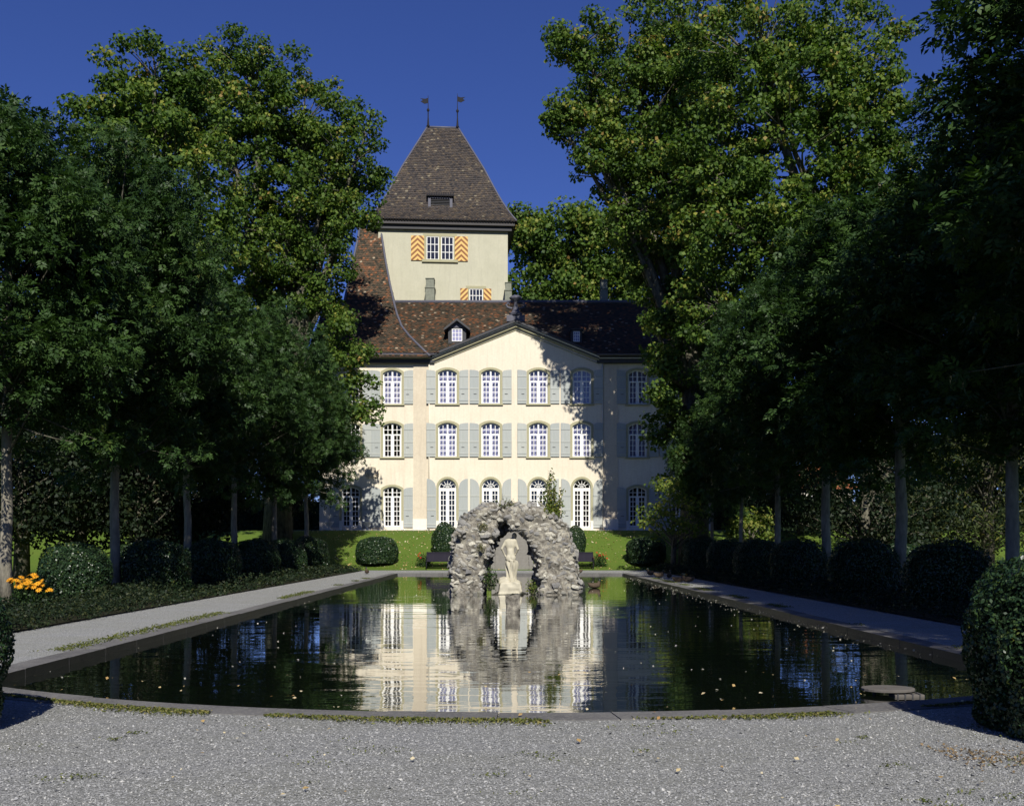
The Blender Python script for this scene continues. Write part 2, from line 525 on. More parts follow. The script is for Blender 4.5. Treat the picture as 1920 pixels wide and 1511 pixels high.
def m_rock():
    t = NT('tufa_rock'); co = t.coord('Object')
    oi = t.n('ObjectInfo')
    c = t.ramp(oi.outputs['Random'], [(0.0, (0.20,0.195,0.19)), (0.3, (0.30,0.29,0.265)), (0.7, (0.42,0.40,0.34)), (1.0, (0.58,0.55,0.45))])
    g = t.noise(co, 2.6, 6, 0.75, 0.8)
    c = t.mix(t.math('MULTIPLY', t.ramp(g, [(0.50, 0), (0.60, 1)]), 0.8), c, (0.12, 0.12, 0.13))
    geo = t.n('NewGeometry'); sp_ = t.n('SeparateXYZ'); t.l(geo.outputs['Position'], sp_.inputs[0])
    wet = t.ramp(t.math('ADD', sp_.outputs[2], t.math('MULTIPLY', t.noise(geo.outputs['Position'], 3.0, 4), 0.5)), [(0.15, 1), (0.42, 0)])
    c = t.mix(t.math('MULTIPLY', wet, 0.7), c, (0.07, 0.068, 0.06))
    mo = t.ramp(t.noise(geo.outputs['Position'], 2.2, 5, 0.7), [(0.60, 0), (0.68, 1)])
    c = t.mix(t.math('MULTIPLY', mo, 0.55), c, (0.12, 0.12, 0.05))
    h = t.noise(co, 3.2, 7, 0.8, 0.6)
    t.bump(h, 1.0, 0.022)
    return t.base(c, 0.95, 0.1)
M['rock'] = m_rock()
def m_rock_core():
    t = NT('tufa_mortar'); co = t.coord('Object')
    g = t.noise(co, 5.0, 6, 0.75, 0.5)
    c = t.ramp(g, [(0.35, (0.075,0.068,0.055)), (0.5, (0.24,0.22,0.185)), (0.7, (0.52,0.49,0.39))])
    t.bump(t.noise(co, 9, 7, 0.85, 0.8), 1.0, 0.045)
    return t.base(c, 0.95, 0.1)
M['rock_core'] = m_rock_core()

def m_water():
    t = NT('pond_water'); co = t.coord('Object')
    a = t.noise(t.coord('Object', (0.45, 1.3, 1)), 1.9, 2, 0.5, 0.3)
    b = t.noise(t.coord('Object', (0.5, 1.5, 1)), 6.0, 2, 0.5)
    msk = t.ramp(t.noise(t.coord('Object', (0.35, 1, 1)), 0.35, 3, 0.6), [(0.35, 0.15), (0.65, 1.0)])
    h = t.math('ADD', a, t.math('MULTIPLY', b, 0.20))
    h = t.math('MULTIPLY', h, msk)
    bp = t.bump(h, 1.0, 0.0068)
    t.p.inputs['Coat Weight'].default_value = 1.0; t.p.inputs['Coat Roughness'].default_value = 0.01; t.p.inputs['Coat IOR'].default_value = 1.42
    t.l(bp.outputs[0], t.p.inputs['Coat Normal'])
    t.base((0.006, 0.009, 0.006), 0.012, 0.5)
    t.p.inputs['IOR'].default_value = 1.38
    return t.mat
M['water'] = m_water()
M['duck'] = m_plain('brown_duck_feathers', (0.085, 0.062, 0.042), 0.8, 0.2, 0.5, 20)
M['duck_head'] = m_plain('dark_duck_head', (0.02, 0.03, 0.022), 0.5, 0.4, 0.3, 20)
M['beak'] = m_plain('yellow_beak', (0.45, 0.30, 0.05), 0.5, 0.4, 0.1)
M['oldwood'] = m_plain('weathered_grey_wood', (0.12, 0.11, 0.10), 0.85, 0.2, 0.3, 6, 0.3, 20)
M['house_wall'] = m_plain('pale_house_wall', (0.5, 0.47, 0.42), 0.9, 0.1, 0.1, 2)
M['house_roof'] = m_plain('orange_tile_roof', (0.33, 0.12, 0.055), 0.85, 0.2, 0.25, 3)

# ------------------------------------------------------------------ terrain, paths, pond
PL, PR = -5.62, 5.97          # pond sides (inner coping edge)
PY1 = 52.8                    # far edge
PYC, PYE = 8.82, 10.75         # near edge: middle and ends of the arc
CXP = (PL + PR) / 2
HWP = (PR - PL) / 2
COPW = 0.36
WZ = -0.085

def terr(y):
    t = np.clip((np.asarray(y, float) - 59.3) / 7.7, 0, 1)
    return 2.42 * (t*t*(3-2*t)*0.55 + t*0.45)

def arc_y(x, off=0.0):
    t = np.clip((np.asarray(x, float) - CXP) / (HWP + off), -1, 1)
    # circle through the ends
    s = PYE - PYC; h = HWP + off
    rr = (h*h + s*s) / (2*s)
    return PYC - off + (rr - np.sqrt(np.maximum(rr*rr - (t*h)**2, 0)))

# lawn: one sheet to the horizon with an opening for the pond, gravel and paths
xs = np.concatenate([[-900, -300, -120], np.linspace(-60, -8.4, 22), np.linspace(-7, 7, 9), np.linspace(8.4, 60, 22), [120, 300, 900]])
ys = np.concatenate([[-300, -60, -20.0], np.linspace(-10, 58.9, 24), np.linspace(59.3, 67.0, 15), [68, 72, 100, 160, 300, 900, 2500]])
V = []; F = []
for x in xs:
    for y in ys:
        V.append((x, y, -0.012 + float(terr(y))))
ny = len(ys)
for i in range(len(xs)-1):
    for j in range(ny-1):
        xm = (xs[i]+xs[i+1])/2; ym = (ys[j]+ys[j+1])/2
        if -8.4 < xm < 8.4 and -20 < ym < 58.9: continue
        F.append((i*ny+j, (i+1)*ny+j, (i+1)*ny+j+1, i*ny+j+1))
me = bpy.data.meshes.new('lawn'); me.from_pydata(V, [], F); me.materials.append(M['grass'])
me.polygons.foreach_set('use_smooth', [True]*len(F))
tag(obj('lawn', me), kind='structure')

# gravel: forecourt and the paths round the pond (one sheet), slightly uneven
def strip(name, A, B, mat, nv=2, zf=0.0):
    """sheet between two polylines of equal length"""
    n = len(A); V = []; F = []
    for a, b in zip(A, B):
        for k in range(nv+1):
            t = k/nv; V.append((a[0]+(b[0]-a[0])*t, a[1]+(b[1]-a[1])*t, zf))
    for i in range(n-1):
        for k in range(nv):
            F.append((i*(nv+1)+k, (i+1)*(nv+1)+k, (i+1)*(nv+1)+k+1, i*(nv+1)+k+1))
    me = bpy.data.meshes.new(name); me.from_pydata(V, [], F); me.materials.append(mat)
    bm = bmesh.new(); bm.from_mesh(me); bmesh.ops.recalc_face_normals(bm, faces=bm.faces)
    for f in bm.faces:
        if f.normal.z < 0: f.normal_flip()
    bm.to_mesh(me); bm.free()
    return tag(obj(name, me), kind='structure')

def outline(off):
    """outer edge of the coping (off = width) or its inner edge (0): left far -> near -> right far"""
    pts = []
    for y in np.linspace(PY1 + off, PYE, 36): pts.append((PL - off, float(y)))
    for x in np.linspace(PL - off, PR + off, 49)[1:-1]: pts.append((float(x), float(arc_y(x, off))))
    for y in np.linspace(PYE, PY1 + off, 36): pts.append((PR + off, float(y)))
    return pts

arcx = np.linspace(PL-COPW, PR+COPW, 41)
A = [(float(x), float(arc_y(x, COPW))) for x in arcx]
strip('gravel_forecourt', A, [(float(x)*1.42, -20.0) for x in arcx], M['gravel'], 12)
strip('gravel_path', [(PL-COPW, y) for y in (PYE, 25, 40, PY1+COPW)], [(-8.15, y) for y in (PYE-6, 22, 40, 59.0)], M['gravel_painted_sun'], 4)
strip('gravel_path', [(PR+COPW, y) for y in (PYE, 25, 40, PY1+COPW)], [(8.15, y) for y in (PYE-6, 22, 40, 59.0)], M['gravel_painted_sun'], 4)
strip('gravel_path', [(x, PY1+COPW) for x in (PL-COPW, 0, PR+COPW)], [(x, 59.2) for x in (-8.15, 0, 8.15)], M['gravel_painted_sun'], 3)
# narrow wedges beside the forecourt
strip('gravel_path', [(-8.4, y) for y in (-20, 6, 58.9)], [(-8.15, y) for y in (-20, 6, 58.9)], M['gravel_painted_sun'], 1, -0.006)
strip('gravel_path', [(8.4, y) for y in (-20, 6, 58.9)], [(8.15, y) for y in (-20, 6, 58.9)], M['gravel_painted_sun'], 1, -0.006)

# coping: single slabs along the outline
cop = bpy.data.objects.new('pond_coping', None); COL.objects.link(cop); tag(cop, kind='structure')
rnd = random.Random(3)
def resample(pts, step):
    pts = [Vector((p[0], p[1], 0)) for p in pts]
    return pts
inn = outline(0.0); out = outline(COPW)
seg = 0
i = 0
def slab(i0, i1):
    mb = MB(); n = i1 - i0
    z1 = 0.010 + rnd.uniform(-0.005, 0.005); vs = []
    for k in range(n+1):
        a = Vector((inn[i0+k][0], inn[i0+k][1], 0)); b = Vector((out[i0+k][0], out[i0+k][1], 0))
        if k == 0 or k == n:
            o = Vector((inn[i0+(1 if k == 0 else n-1)][0], inn[i0+(1 if k == 0 else n-1)][1], 0)) - a
            sh = o.normalized()*0.005; a = a + sh; b = b + sh
        vs += [(a.x, a.y, z1), (b.x, b.y, z1), (b.x, b.y, -0.7), (a.x, a.y, -0.7)]
    fs = []
    for k in range(n):
        q = 4*k
        for c in range(4):
            d = (c+1) % 4
            fs.append((q+c, q+d, q+4+d, q+4+c))
    fs += [(3,2,1,0), (4*n, 4*n+1, 4*n+2, 4*n+3)]
    mb.add(vs, fs)
    for q_, f_ in enumerate(fs):
        if q_ < 4*n and q_ % 4 == 3: mb.m[q_] = 1
    me = mb.mesh('coping_slab', [M['coping'], M['coping_wet']])
    bm = bmesh.new(); bm.from_mesh(me); bmesh.ops.recalc_face_normals(bm, faces=bm.faces); bm.to_mesh(me); bm.free()
    obj('coping_slab', me, cop)
idxs = list(range(0, 36)) + list(range(38, 36+47-1, 4)) + list(range(36+47, len(inn)))
for a, b in zip(idxs[:-1], idxs[1:]): slab(a, b)
for k in range(10):
    x0 = PL + (PR-PL)*k/10; x1 = PL + (PR-PL)*(k+1)/10
    MB().box(x0+0.005, x1-0.005, PY1, PY1+COPW, -0.7, 0.010+rnd.uniform(-0.005, 0.005)).build('coping_slab', M['coping'], cop)

# water and pond bed
def flat_poly(name, pts, z, mat):
    me = bpy.data.meshes.new(name)
    me.from_pydata([(x, y, z) for x, y in pts], [], [list(range(len(pts)))])
    me.materials.append(mat); o = obj(name, me)
    if me.polygons[0].normal.z < 0: me.flip_normals()
    return o
wp = outline(0.1)
tag(flat_poly('pond_water', wp, WZ, M['water']), kind='structure')
tag(flat_poly('pond_bed', wp, -0.65, M['coping_wet']), kind='structure')

# planting beds beside the paths and the terrace by the castle
strip('planting_bed', [(-8.15, y) for y in (11, 20, 40, 58.6)], [(-13.6, y) for y in (11, 20, 40, 58.6)], M['soil'], 4, 0.03)
strip('planting_bed', [(8.15, y) for y in (11, 20, 40, 58.6)], [(13.6, y) for y in (11, 20, 40, 58.6)], M['soil'], 4, 0.03)
tz = float(terr(70))
mb = MB().box(-16, 16, 67.9, 71.2, tz-0.5, tz+0.03); tag(mb.build('terrace', M['gravel']), kind='structure')
mb = MB().box(-40, -14, 50.6, 51.6, 0.0, 0.008); tag(mb.build('side_path', M['plinth']), kind='structure')
mb = MB().box(14, 44, 50.6, 51.6, 0.0, 0.008); tag(mb.build('side_path', M['plinth']), kind='structure')

# ------------------------------------------------------------------ castle
FD = 70.0; FS = FD / FPX
def FX(px): return (px - VPX) * FS
def FZ(py): return CAMZ + (VPY - py) * FS
AX = FX(967)

castle = thing('castle', 'cream castle with arched windows, grey shutters and steep-roofed tower behind the pond', 'castle', (0, 0, 0))

def arch_outline(w, h, rise, n=10):
    """x,z outline from bottom left round the arch to bottom right (base at z=0)"""
    hw = w/2; pts = [(-hw, 0.0)]
    if rise <= 0: return [(-hw,0),(-hw,h),(hw,h),(hw,0)]
    r = (hw*hw + rise*rise)/(2*rise); a0 = math.asin(min(1, hw/r))
    if rise > hw*0.98: a0 = math.pi/2; r = hw
    zc = h - r
    for k in range(n+1):
        a = -a0 + 2*a0*k/n
        pts.append((r*math.sin(a), zc + r*math.cos(a)))
    pts.append((hw, 0.0))
    return pts

def arch_top(w, h, rise, x):
    hw = w/2
    if rise <= 0: return h
    r = (hw*hw + rise*rise)/(2*rise)
    if rise > hw*0.98: r = hw
    return h - r + math.sqrt(max(0, r*r - x*x))

def window_meshes(kind, w, h, rise, rows_low, rows_up, trans, cols=4, fan=False):
    """meshes with the base of the opening at z=0, wall face at y=0"""
    T = 0.075
    o = arch_outline(w, h, rise); i = arch_outline(w-2*T, h-T, max(rise-0.02, 0) if rise else 0)
    i = [(x, max(z, 0.0)) for x, z in i]
    i[0] = (i[0][0], T); i[-1] = (i[-1][0], T)
    mb = MB(); y0, y1 = 0.10, 0.18
    mb.ring(o, i, y0, y1)
    B = 0.022
    def vbar(x, z0, z1, hw, dy=0.012): mb.box(x-hw, x+hw, y0+dy, y1-0.02, z0, z1)
    def hbar(z, hw, x0, x1, dy=0.012): mb.box(x0, x1, y0+dy, y1-0.02, z-hw, z+hw)
    iw = w/2 - T
    top = lambda x: arch_top(w-2*T, h-T, max(rise-0.02, 0) if rise else 0, x)
    ztop_mull = top(0) if not fan else trans
    vbar(0, T, ztop_mull, 0.055, 0.004)
    if trans: hbar(trans, 0.05 if not fan else 0.11, -iw, iw, 0.006)
    for sgn in (-1, 1):
        x0, x1 = (0.055, iw) if sgn > 0 else (-iw, -0.055)
        # casement stile
        nb = cols//2
        for k in range(1, nb):
            x = x0 + (x1-x0)*k/nb
            vbar(x, T, (trans if fan else top(x)), B, 0.02)
        zl1 = trans if trans else h - T
        vbar(x0 + (0.0 if sgn < 0 else 0.0) + (0.03 if sgn > 0 else 0.03), T, zl1, 0.03, 0.016)
        vbar(x1 - 0.03, T, min(zl1, top(x1-0.03) if not fan else zl1), 0.03, 0.016)
        for k in range(1, rows_low):
            z = T + (zl1-T)*k/rows_low
            hbar(z, B, x0, x1, 0.024)
        if not fan:
            for k in range(1, rows_up):
                z = trans + (min(top(x0), top(x1)) - trans + 0.18)*k/rows_up
                hbar(z, B, x0, x1, 0.024)
    if fan:
        rr = w/2 - T; zc = h - w/2
        for k in range(1, 6):
            a = math.pi*k/6
            d = Vector((math.cos(a), 0, math.sin(a)))
            mb.tube([Vector((0, y0+0.045, zc)) + d*0.05, Vector((0, y0+0.045, zc)) + d*rr], 0.02, 4)
        mb.tube([Vector((0, y0+0.045, zc)) + Vector((math.cos(a), 0, math.sin(a)))*rr*0.5 for a in np.linspace(0, math.pi, 13)], 0.02, 4)
    frame = mb.mesh('window', M['white'])
    g = MB(); g.add([(x, 0.15, z) for x, z in o], [list(range(len(o)))][0:1]); glass = g.mesh('glass', M['glass'])
    sw = 0.15
    oo = arch_outline(w+2*sw, h+sw, rise+0.02 if rise else 0)
    s = MB(); s.ring([(x, z) for x, z in oo], [(x*1.002, z) for x, z in o], -0.045, 0.06, closed=False); sur = s.mesh('stone_surround', M['surround'])
    sl = MB(); sl.box(-w/2-sw-0.06, w/2+sw+0.06, -0.12, 0.16, -0.11, 0.0); sill = sl.mesh('sill', M['surround'], bevel=0.012)
    c = MB(); c.add([(-w/2-0.05, 0.38, 0), (w/2+0.05, 0.38, 0), (w/2+0.05, 0.38, h), (-w/2-0.05, 0.38, h)], [(0,1,2,3)])
    # gentle curtain folds
    def cf(u, v):
        x = (u-0.5)*(w+0.3); return np.stack([x, 0.36 + 0.03*np.sin(u*46), v*h], 1)
    cur = grid_mesh('curtain', cf, 60, 1, M['curtain'])
    return dict(frame=frame, glass=glass, sur=sur, sill=sill, cur=cur, w=w, h=h, rise=rise)

W_UP = window_meshes('up', 35*FS, 64*FS, 6.5*FS, 4, 2, 42*FS)
W_FR = window_meshes('fr', 33*FS, 91*FS, 16.5*FS, 7, 0, 71*FS, fan=True)
W_SG = window_meshes('sg', 34*FS, 75*FS, 6.5*FS, 6, 2, 56*FS)

cut = MB()
def put_window(kind, cx, zb, wall_y, curtain=True, sill=True):
    w = obj('window', kind['frame'], castle, (cx, wall_y, zb))
    for nm, key in (('glass', 'glass'), ('stone_surround', 'sur')):
        obj(nm, kind[key], w)
    if sill: obj('sill', kind['sill'], w)
    if curtain: obj('curtain', kind['cur'], w)
    pts = arch_outline(kind['w']+0.004, kind['h'], kind['rise'])
    cut.prism([(cx+x, zb+z) for x, z in pts][::-1], 69.0, 71.4)
    return w

def shutter_mesh(w, h, drop, flip):
    """leaf with a sloping curved top (taller at its outer edge) ; flip = outer edge on the right"""
    n = 7; pts = [(-w/2, 0), (w/2, 0)]
    for k in range(n+1):
        t = k/n                        # from right to left
        x = w/2 - w*t
        q = t if not flip else 1 - t   # 1 at the outer edge
        z = h - drop*(1 - math.sqrt(max(0, 1-(1-q)**2)))
        pts.append((x, z))
    mb = MB(); npl = 3
    mb.prism(pts, -0.075, -0.04)
    return mb.mesh('shutter', M['shutter'], bevel=0.006)
def batten_mesh(w):
    return MB().box(-w/2, w/2, -0.098, -0.072, -0.045, 0.045).mesh('batten', M['shutter'], bevel=0.006)
SW = 17.2*FS
SH = {}
for nm, h, dr in (('up', 63.5*FS, 0.13), ('fr', 92*FS, 0.62), ('sg', 75*FS, 0.16)):
    SH[nm] = (shutter_mesh(SW, h, dr, False), shutter_mesh(SW, h, dr, True), h, dr)
BAT = batten_mesh(SW*0.98)
HNG = MB().box(-0.10, 0.10, -0.10, -0.07, -0.012, 0.012).mesh('hinge_strap', M['iron'])
def put_shutters(nm, cx, ww, zb, wall_y):
    l, r, h, dr = SH[nm]
    for sgn, me in ((-1, l), (1, r)):
        s = obj('shutter', me, castle, (cx + sgn*(ww/2 + 0.17 + SW/2), wall_y - 0.01, zb))
        lv = (0.10, 0.47, 0.86) if nm != 'fr' else (0.09, 0.45, 0.80)
        for t in lv: obj('batten', BAT, s, (0, 0, (h-dr)*t))
        obj('hinge_strap', HNG, s, (0.06*-sgn, -0.003, (h-dr)*0.3))

YC, YW = FD, FD + 0.16           # centre bay and wings
cols = [(657, YW), (735, YW), (839, YC), (920, YC), (1009.5, YC), (1091, YC), (1196, YW), (1277, YW)]
for px, wy in cols:
    cx = FX(px)
    put_window(W_UP, cx, FZ(757), wy); put_shutters('up', cx, W_UP['w'], FZ(757), wy)
    put_window(W_UP, cx, FZ(856.5), wy, curtain=(wy == YC or px > 1000)); put_shutters('up', cx, W_UP['w'], FZ(856.5), wy)
    if wy == YC:
        put_window(W_FR, cx, FZ(988.5), wy, False, False); put_shutters('fr', cx, W_FR['w'], FZ(989.5), wy)
    else:
        put_window(W_SG, cx, FZ(987), wy, False, False); put_shutters('sg', cx, W_SG['w'], FZ(988.5), wy)
    # little stone blocks at the foot of each door
    for sgn in (-1, 1):
        MB().box(cx+sgn*(W_FR['w']/2+0.07)-0.10, cx+sgn*(W_FR['w']/2+0.07)+0.10, wy-0.11, wy+0.05, tz, FZ(976)).build('door_foot_block', M['plinth'], castle, bevel=0.01)
    MB().box(cx-0.95, cx+0.95, wy-0.42, wy+0.10, tz-0.1, tz+0.10).build('door_step', M['plinth'], castle, bevel=0.015)

# walls with real openings
cut_me = cut.mesh('cut', M['facade'])
bm = bmesh.new(); bm.from_mesh(cut_me); bmesh.ops.recalc_face_normals(bm, faces=bm.faces); bm.to_mesh(cut_me); bm.free()
cut_o = obj('cut', cut_me)
def boolean_wall(name, mb, mat):
    me = mb.mesh(name, mat)
    bm = bmesh.new(); bm.from_mesh(me); bmesh.ops.recalc_face_normals(bm, faces=bm.faces); bm.to_mesh(me); bm.free()
    o = obj(name, me)
    md = o.modifiers.new('b', 'BOOLEAN'); md.operation = 'DIFFERENCE'; md.solver = 'EXACT'; md.object = cut_o
    bpy.context.view_layer.update()
    dg = bpy.context.evaluated_depsgraph_get()
    new = bpy.data.meshes.new_from_object(o.evaluated_get(dg))
    o.modifiers.clear(); o.data = new
    o.parent = castle
    return o
XL, XR = FX(598), FX(1336)
ZE = FZ(672)
zb0 = tz - 0.6
boolean_wall('wall', MB().prism([(XL, zb0), (XR, zb0), (XR, ZE), (XL, ZE)], YW, YW+0.55), M['facade'])
bx0, bx1 = FX(803.5), FX(1131)
pk = FZ(607)
boolean_wall('central_bay', MB().prism([(bx0, zb0), (bx1, zb0), (bx1, FZ(666)), (AX, pk), (bx0, FZ(666))], YC, YW-0.002), M['facade'])
# gable above the eaves gets its own backing
MB().prism([(bx0+.02, ZE-0.3), (bx1-.02, ZE-0.3), (bx1-.02, FZ(667)), (AX, pk-0.05), (bx0+.02, FZ(667))], YW+0.002, YW+0.5).build('gable_wall', M['facade'], castle)
bpy.data.objects.remove(cut_o)
for a, b in ((775, 803), (1131.5, 1159)):
    MB().box(FX(a), FX(b), YW-0.07, YW+0.02, FZ(973), FZ(682)).build('lesene', M['lesene'], castle)
    MB().box(FX(a)-0.05, FX(b)+0.02, YW-0.13, YW+0.02, zb0, FZ(973)+0.004).build('lesene_base', M['plinth'], castle, bevel=0.012)
# flanks, rear, floors so that the rooms are closed
for x0_, x1_ in ((XL, XL+0.5), (XR-0.5, XR)):
    MB().box(x0_, x1_, YW+0.55, 92, zb0, ZE).build('side_wall', M['facade'], castle)
MB().box(XL, XR, 92, 92.5, zb0, ZE).build('rear_wall', M['facade'], castle)
for z in (FZ(905)+0.4, FZ(785), FZ(684)):
    MB().box(XL+0.5, XR-0.5, YW+0.56, 91.9, z-0.15, z+0.15).build('floor_slab', M['interior'], castle)
MB().box(XL+0.5, XR-0.5, 75.0, 75.2, tz, ZE-0.2).build('inner_wall', M['interior'], castle)

# eaves of the two wings
def eaves(x0, x1):
    mb = MB()
    mb.box(x0, x1, YW-0.62, YW-0.002, FZ(668.5), FZ(665))            # soffit edge
    o = mb.build('eaves_board', M['lead'], castle)
    MB().box(x0, x1, YW-0.46, YW-0.003, FZ(671.5), FZ(668.6)).build('eaves_moulding', M['darkwood'], castle)
    MB().box(x0, x1, YW-0.40, YW-0.004, FZ(673.2), FZ(671.6)).build('eaves_white_bead', M['plinth'], castle)
    MB().box(x0, x1, YW-0.34, YW-0.005, FZ(681), FZ(673.3)).build('eaves_frieze', M['darkwood'], castle)
    g = MB(); g.tube([(x0, YW-0.66, FZ(666.5)), (x1, YW-0.66, FZ(666.5))], 0.075, 10)
    g.build('gutter', M['lead'], castle, smooth=True)
eaves(XL-0.5, FX(815)); eaves(FX(1119), XR+0.5)
for px in (804.6, 1129.6):
    MB().tube([(FX(px), YW-0.2, FZ(682)), (FX(px), YW-0.2, tz+0.1)], 0.045, 8).build('downpipe', M['facade'], castle, smooth=True)

# raking cornice of the gable
def rake(sgn):
    ex = FX(811) if sgn < 0 else FX(1123)
    ez = FZ(668)
    for k, (d0, d1, yo, mt) in enumerate(((0.0, 0.16, 0.50, 'darkwood'), (0.16, 0.25, 0.36, 'plinth'), (0.25, 0.33, 0.30, 'darkwood'), (0.33, 0.44, 0.22, 'surround'), (0.60, 0.64, 0.06, 'surround'))):
        p0 = (ex, ez); p1 = (AX, FZ(602))
        mb = MB()
        pts = [(p0[0], p0[1]-d0+0.1), (p1[0], p1[1]-d0), (p1[0], p1[1]-d1), (p0[0], p0[1]-d1+0.1)]
        if sgn > 0: pts = pts[::-1]
        mb.prism(pts, YC-yo, YW+0.3 if k == 0 else YC-0.001)
        mb.build('raking_cornice', M[mt], castle)
rake(-1); rake(1)
# gable roof running back into the main roof
mb = MB()
for sgn in (-1, 1):
    ex = FX(811) if sgn < 0 else FX(1123)
    mb.add([(ex, YC-0.5, FZ(668)+0.12), (AX, YC-0.5, FZ(602)+0.02), (AX, 72.6, FZ(602)+0.02), (ex, 70.2, FZ(668)+0.12)], [(0,1,2,3) if sgn < 0 else (3,2,1,0)])
mb.build('gable_roof', M['lead'], castle)

# finial urn on the gable
ur = MB()
ur.box(-0.62, 0.62, -0.3, 0.3, -0.15, 0.28)
ur.lathe([(0.42,0.28),(0.46,0.42),(0.30,0.52),(0.22,0.70),(0.20,0.86)], 16)
for s_ in (-1, 1):
    ur.tube([(s_*0.25,0,0.78),(s_*0.55,0,0.86),(s_*0.66,0,1.02),(s_*0.52,0,1.14),(s_*0.40,0,1.04)], [0.07,0.08,0.08,0.07,0.04], 8)
fin = ur.build('finial_pedestal', M['lead'], castle, loc=(AX, YC-0.05, FZ(603)+0.1))
u2 = MB(); u2.lathe([(0.16,0.0),(0.12,0.12),(0.11,0.3),(0.17,0.42),(0.36,0.56),(0.42,0.66),(0.30,0.78),(0.2,0.82)], 24, star=0.09, lobes=8)
u2.build('urn', M['lead'], fin, smooth=True, loc=(0, 0, 0.84))

# roof tiles -----------------------------------------------------------------
def tile_field(name, fn, mask, nu, nv, wu, lv, mat, parent, seed=0, bulge=0.03):
    """fn(u, v) metres -> points; tiles of width wu and exposed length lv, staggered"""
    rs = np.random.RandomState(seed)
    U, Vv = np.meshgrid(np.arange(nu), np.arange(nv), indexing='ij')
    u = (U + 0.5*(Vv % 2)).ravel()*wu; v = Vv.ravel()*lv
    ok = mask(u, v)
    u = u[ok]; v = v[ok]; n = len(u)
    ju = rs.normal(0, 0.01, n); jv = rs.normal(0, 0.012, n)
    prof = [(-0.48, 1.25, 0.004), (-0.48, 0.22, 1.0), (-0.22, 0.02, 1.05), (0.22, 0.02, 1.05), (0.48, 0.22, 1.0), (0.48, 1.25, 0.004)]
    e = 0.02
    P0 = fn(u, v); Pu = fn(u+e, v); Pv = fn(u, v+e)
    N = np.cross(Pu-P0, Pv-P0); N /= np.linalg.norm(N, axis=1)[:,None]+1e-12
    N *= np.where(N[:,2:3] < 0, -1, 1)
    lift = bulge*(1+rs.rand(n)*0.6)
    out = np.empty((n, 6, 3))
    for k, (a, b, c) in enumerate(prof):
        out[:, k] = fn(u + a*wu + ju, v + b*lv + jv) + N*(c*lift)[:,None]
    rn = np.clip(rs.normal(0.48, 0.24, n), 0, 1)
    me = np_mesh(name, out.reshape(-1,3), 6, mat, rn)
    o = obj(name, me, parent); o['kind'] = 'stuff'
    return o

def plane_fn(o, u, v):
    o = np.array(o, float); u = np.array(u, float); v = np.array(v, float)
    return lambda a, b: o[None] + np.asarray(a)[:,None]*u[None] + np.asarray(b)[:,None]*v[None]

# main roof: straight slope
E0 = np.array([0, 69.42, FZ(665)+0.02]); RD = 75.5
R0 = np.array([0, RD, CAMZ + (VPY-567)*RD/FPX])
sl = R0 - E0; L = np.linalg.norm(sl)
mxl, mxr = XL-0.6, XR+0.6
fn = plane_fn((mxl, E0[1], E0[2]), (1,0,0), sl/L)
mrf = MB().add([(mxl, E0[1], E0[2]-0.05), (mxr, E0[1], E0[2]-0.05), (mxr, R0[1], R0[2]-0.05), (mxl, R0[1], R0[2]-0.05), (mxl, 82, E0[2]-0.05), (mxr, 82, E0[2]-0.05), (FX(813), E0[1], E0[2]-0.05), (AX, 72.2, 16.68), (FX(1121), E0[1], E0[2]-0.05)], [(0,6,7,8,1,2,3), (3,2,5,4), (1,5,2), (0,3,4)]).build('main_roof', M['copper'], castle)
def main_mask(u, v):
    x = u + mxl; t = v/L
    y = E0[1] + sl[1]*t; z = E0[2] + sl[2]*t
    # leave out what lies under the gable roof
    gz = FZ(602) - np.abs(x - AX)*(FZ(602)-FZ(668))/(AX-FX(811))
    return ((z > gz - 0.1) | (np.abs(x-AX) > AX-FX(811))) & (x < mxr)
tile_field('roof_tiles', fn, main_mask, int((mxr-mxl)/0.19), int(L/0.17), 0.19, 0.17, M['tile_red'], mrf, 1)
MB().tube([(mxl, R0[1], R0[2]+0.03), (mxr, R0[1], R0[2]+0.03)], 0.13, 8).build('ridge', M['lead'], mrf, smooth=True)

# steep pavilion roof over the left wing: concave slope
prof = [(668, 69.38, 590, 806), (650, 69.93, 608, 787), (630, 71.1, 622, 767), (612, 72.15, 632, 753), (590, 73.35, 640, 744.5), (565, 74.35, 646, 738), (530, 75.35, 653, 730.5), (490, 76.15, 662, 723), (445, 76.95, 672, 716), (428, 77.2, 674, 714)]
pp = []
for py, d, l_, r_ in prof:
    a = P(l_, py, d); b = P(r_, py, d); pp.append((a.x, b.x, d, a.z))
pp = np.array(pp)
arc = np.concatenate([[0], np.cumsum(np.hypot(np.diff(pp[:,2]), np.diff(pp[:,3])))])
def pav(u, v):
    v = np.asarray(v)
    return np.stack([np.asarray(u), np.interp(v, arc, pp[:,2]), np.interp(v, arc, pp[:,3])], 1)
u0 = pp[0,0]
def pav_mask(u, v):
    x = u + u0
    return (x > np.interp(v, arc, pp[:,0])) & (x < np.interp(v, arc, pp[:,1])) & (v < arc[-1])
mb = MB(); n = len(pp)
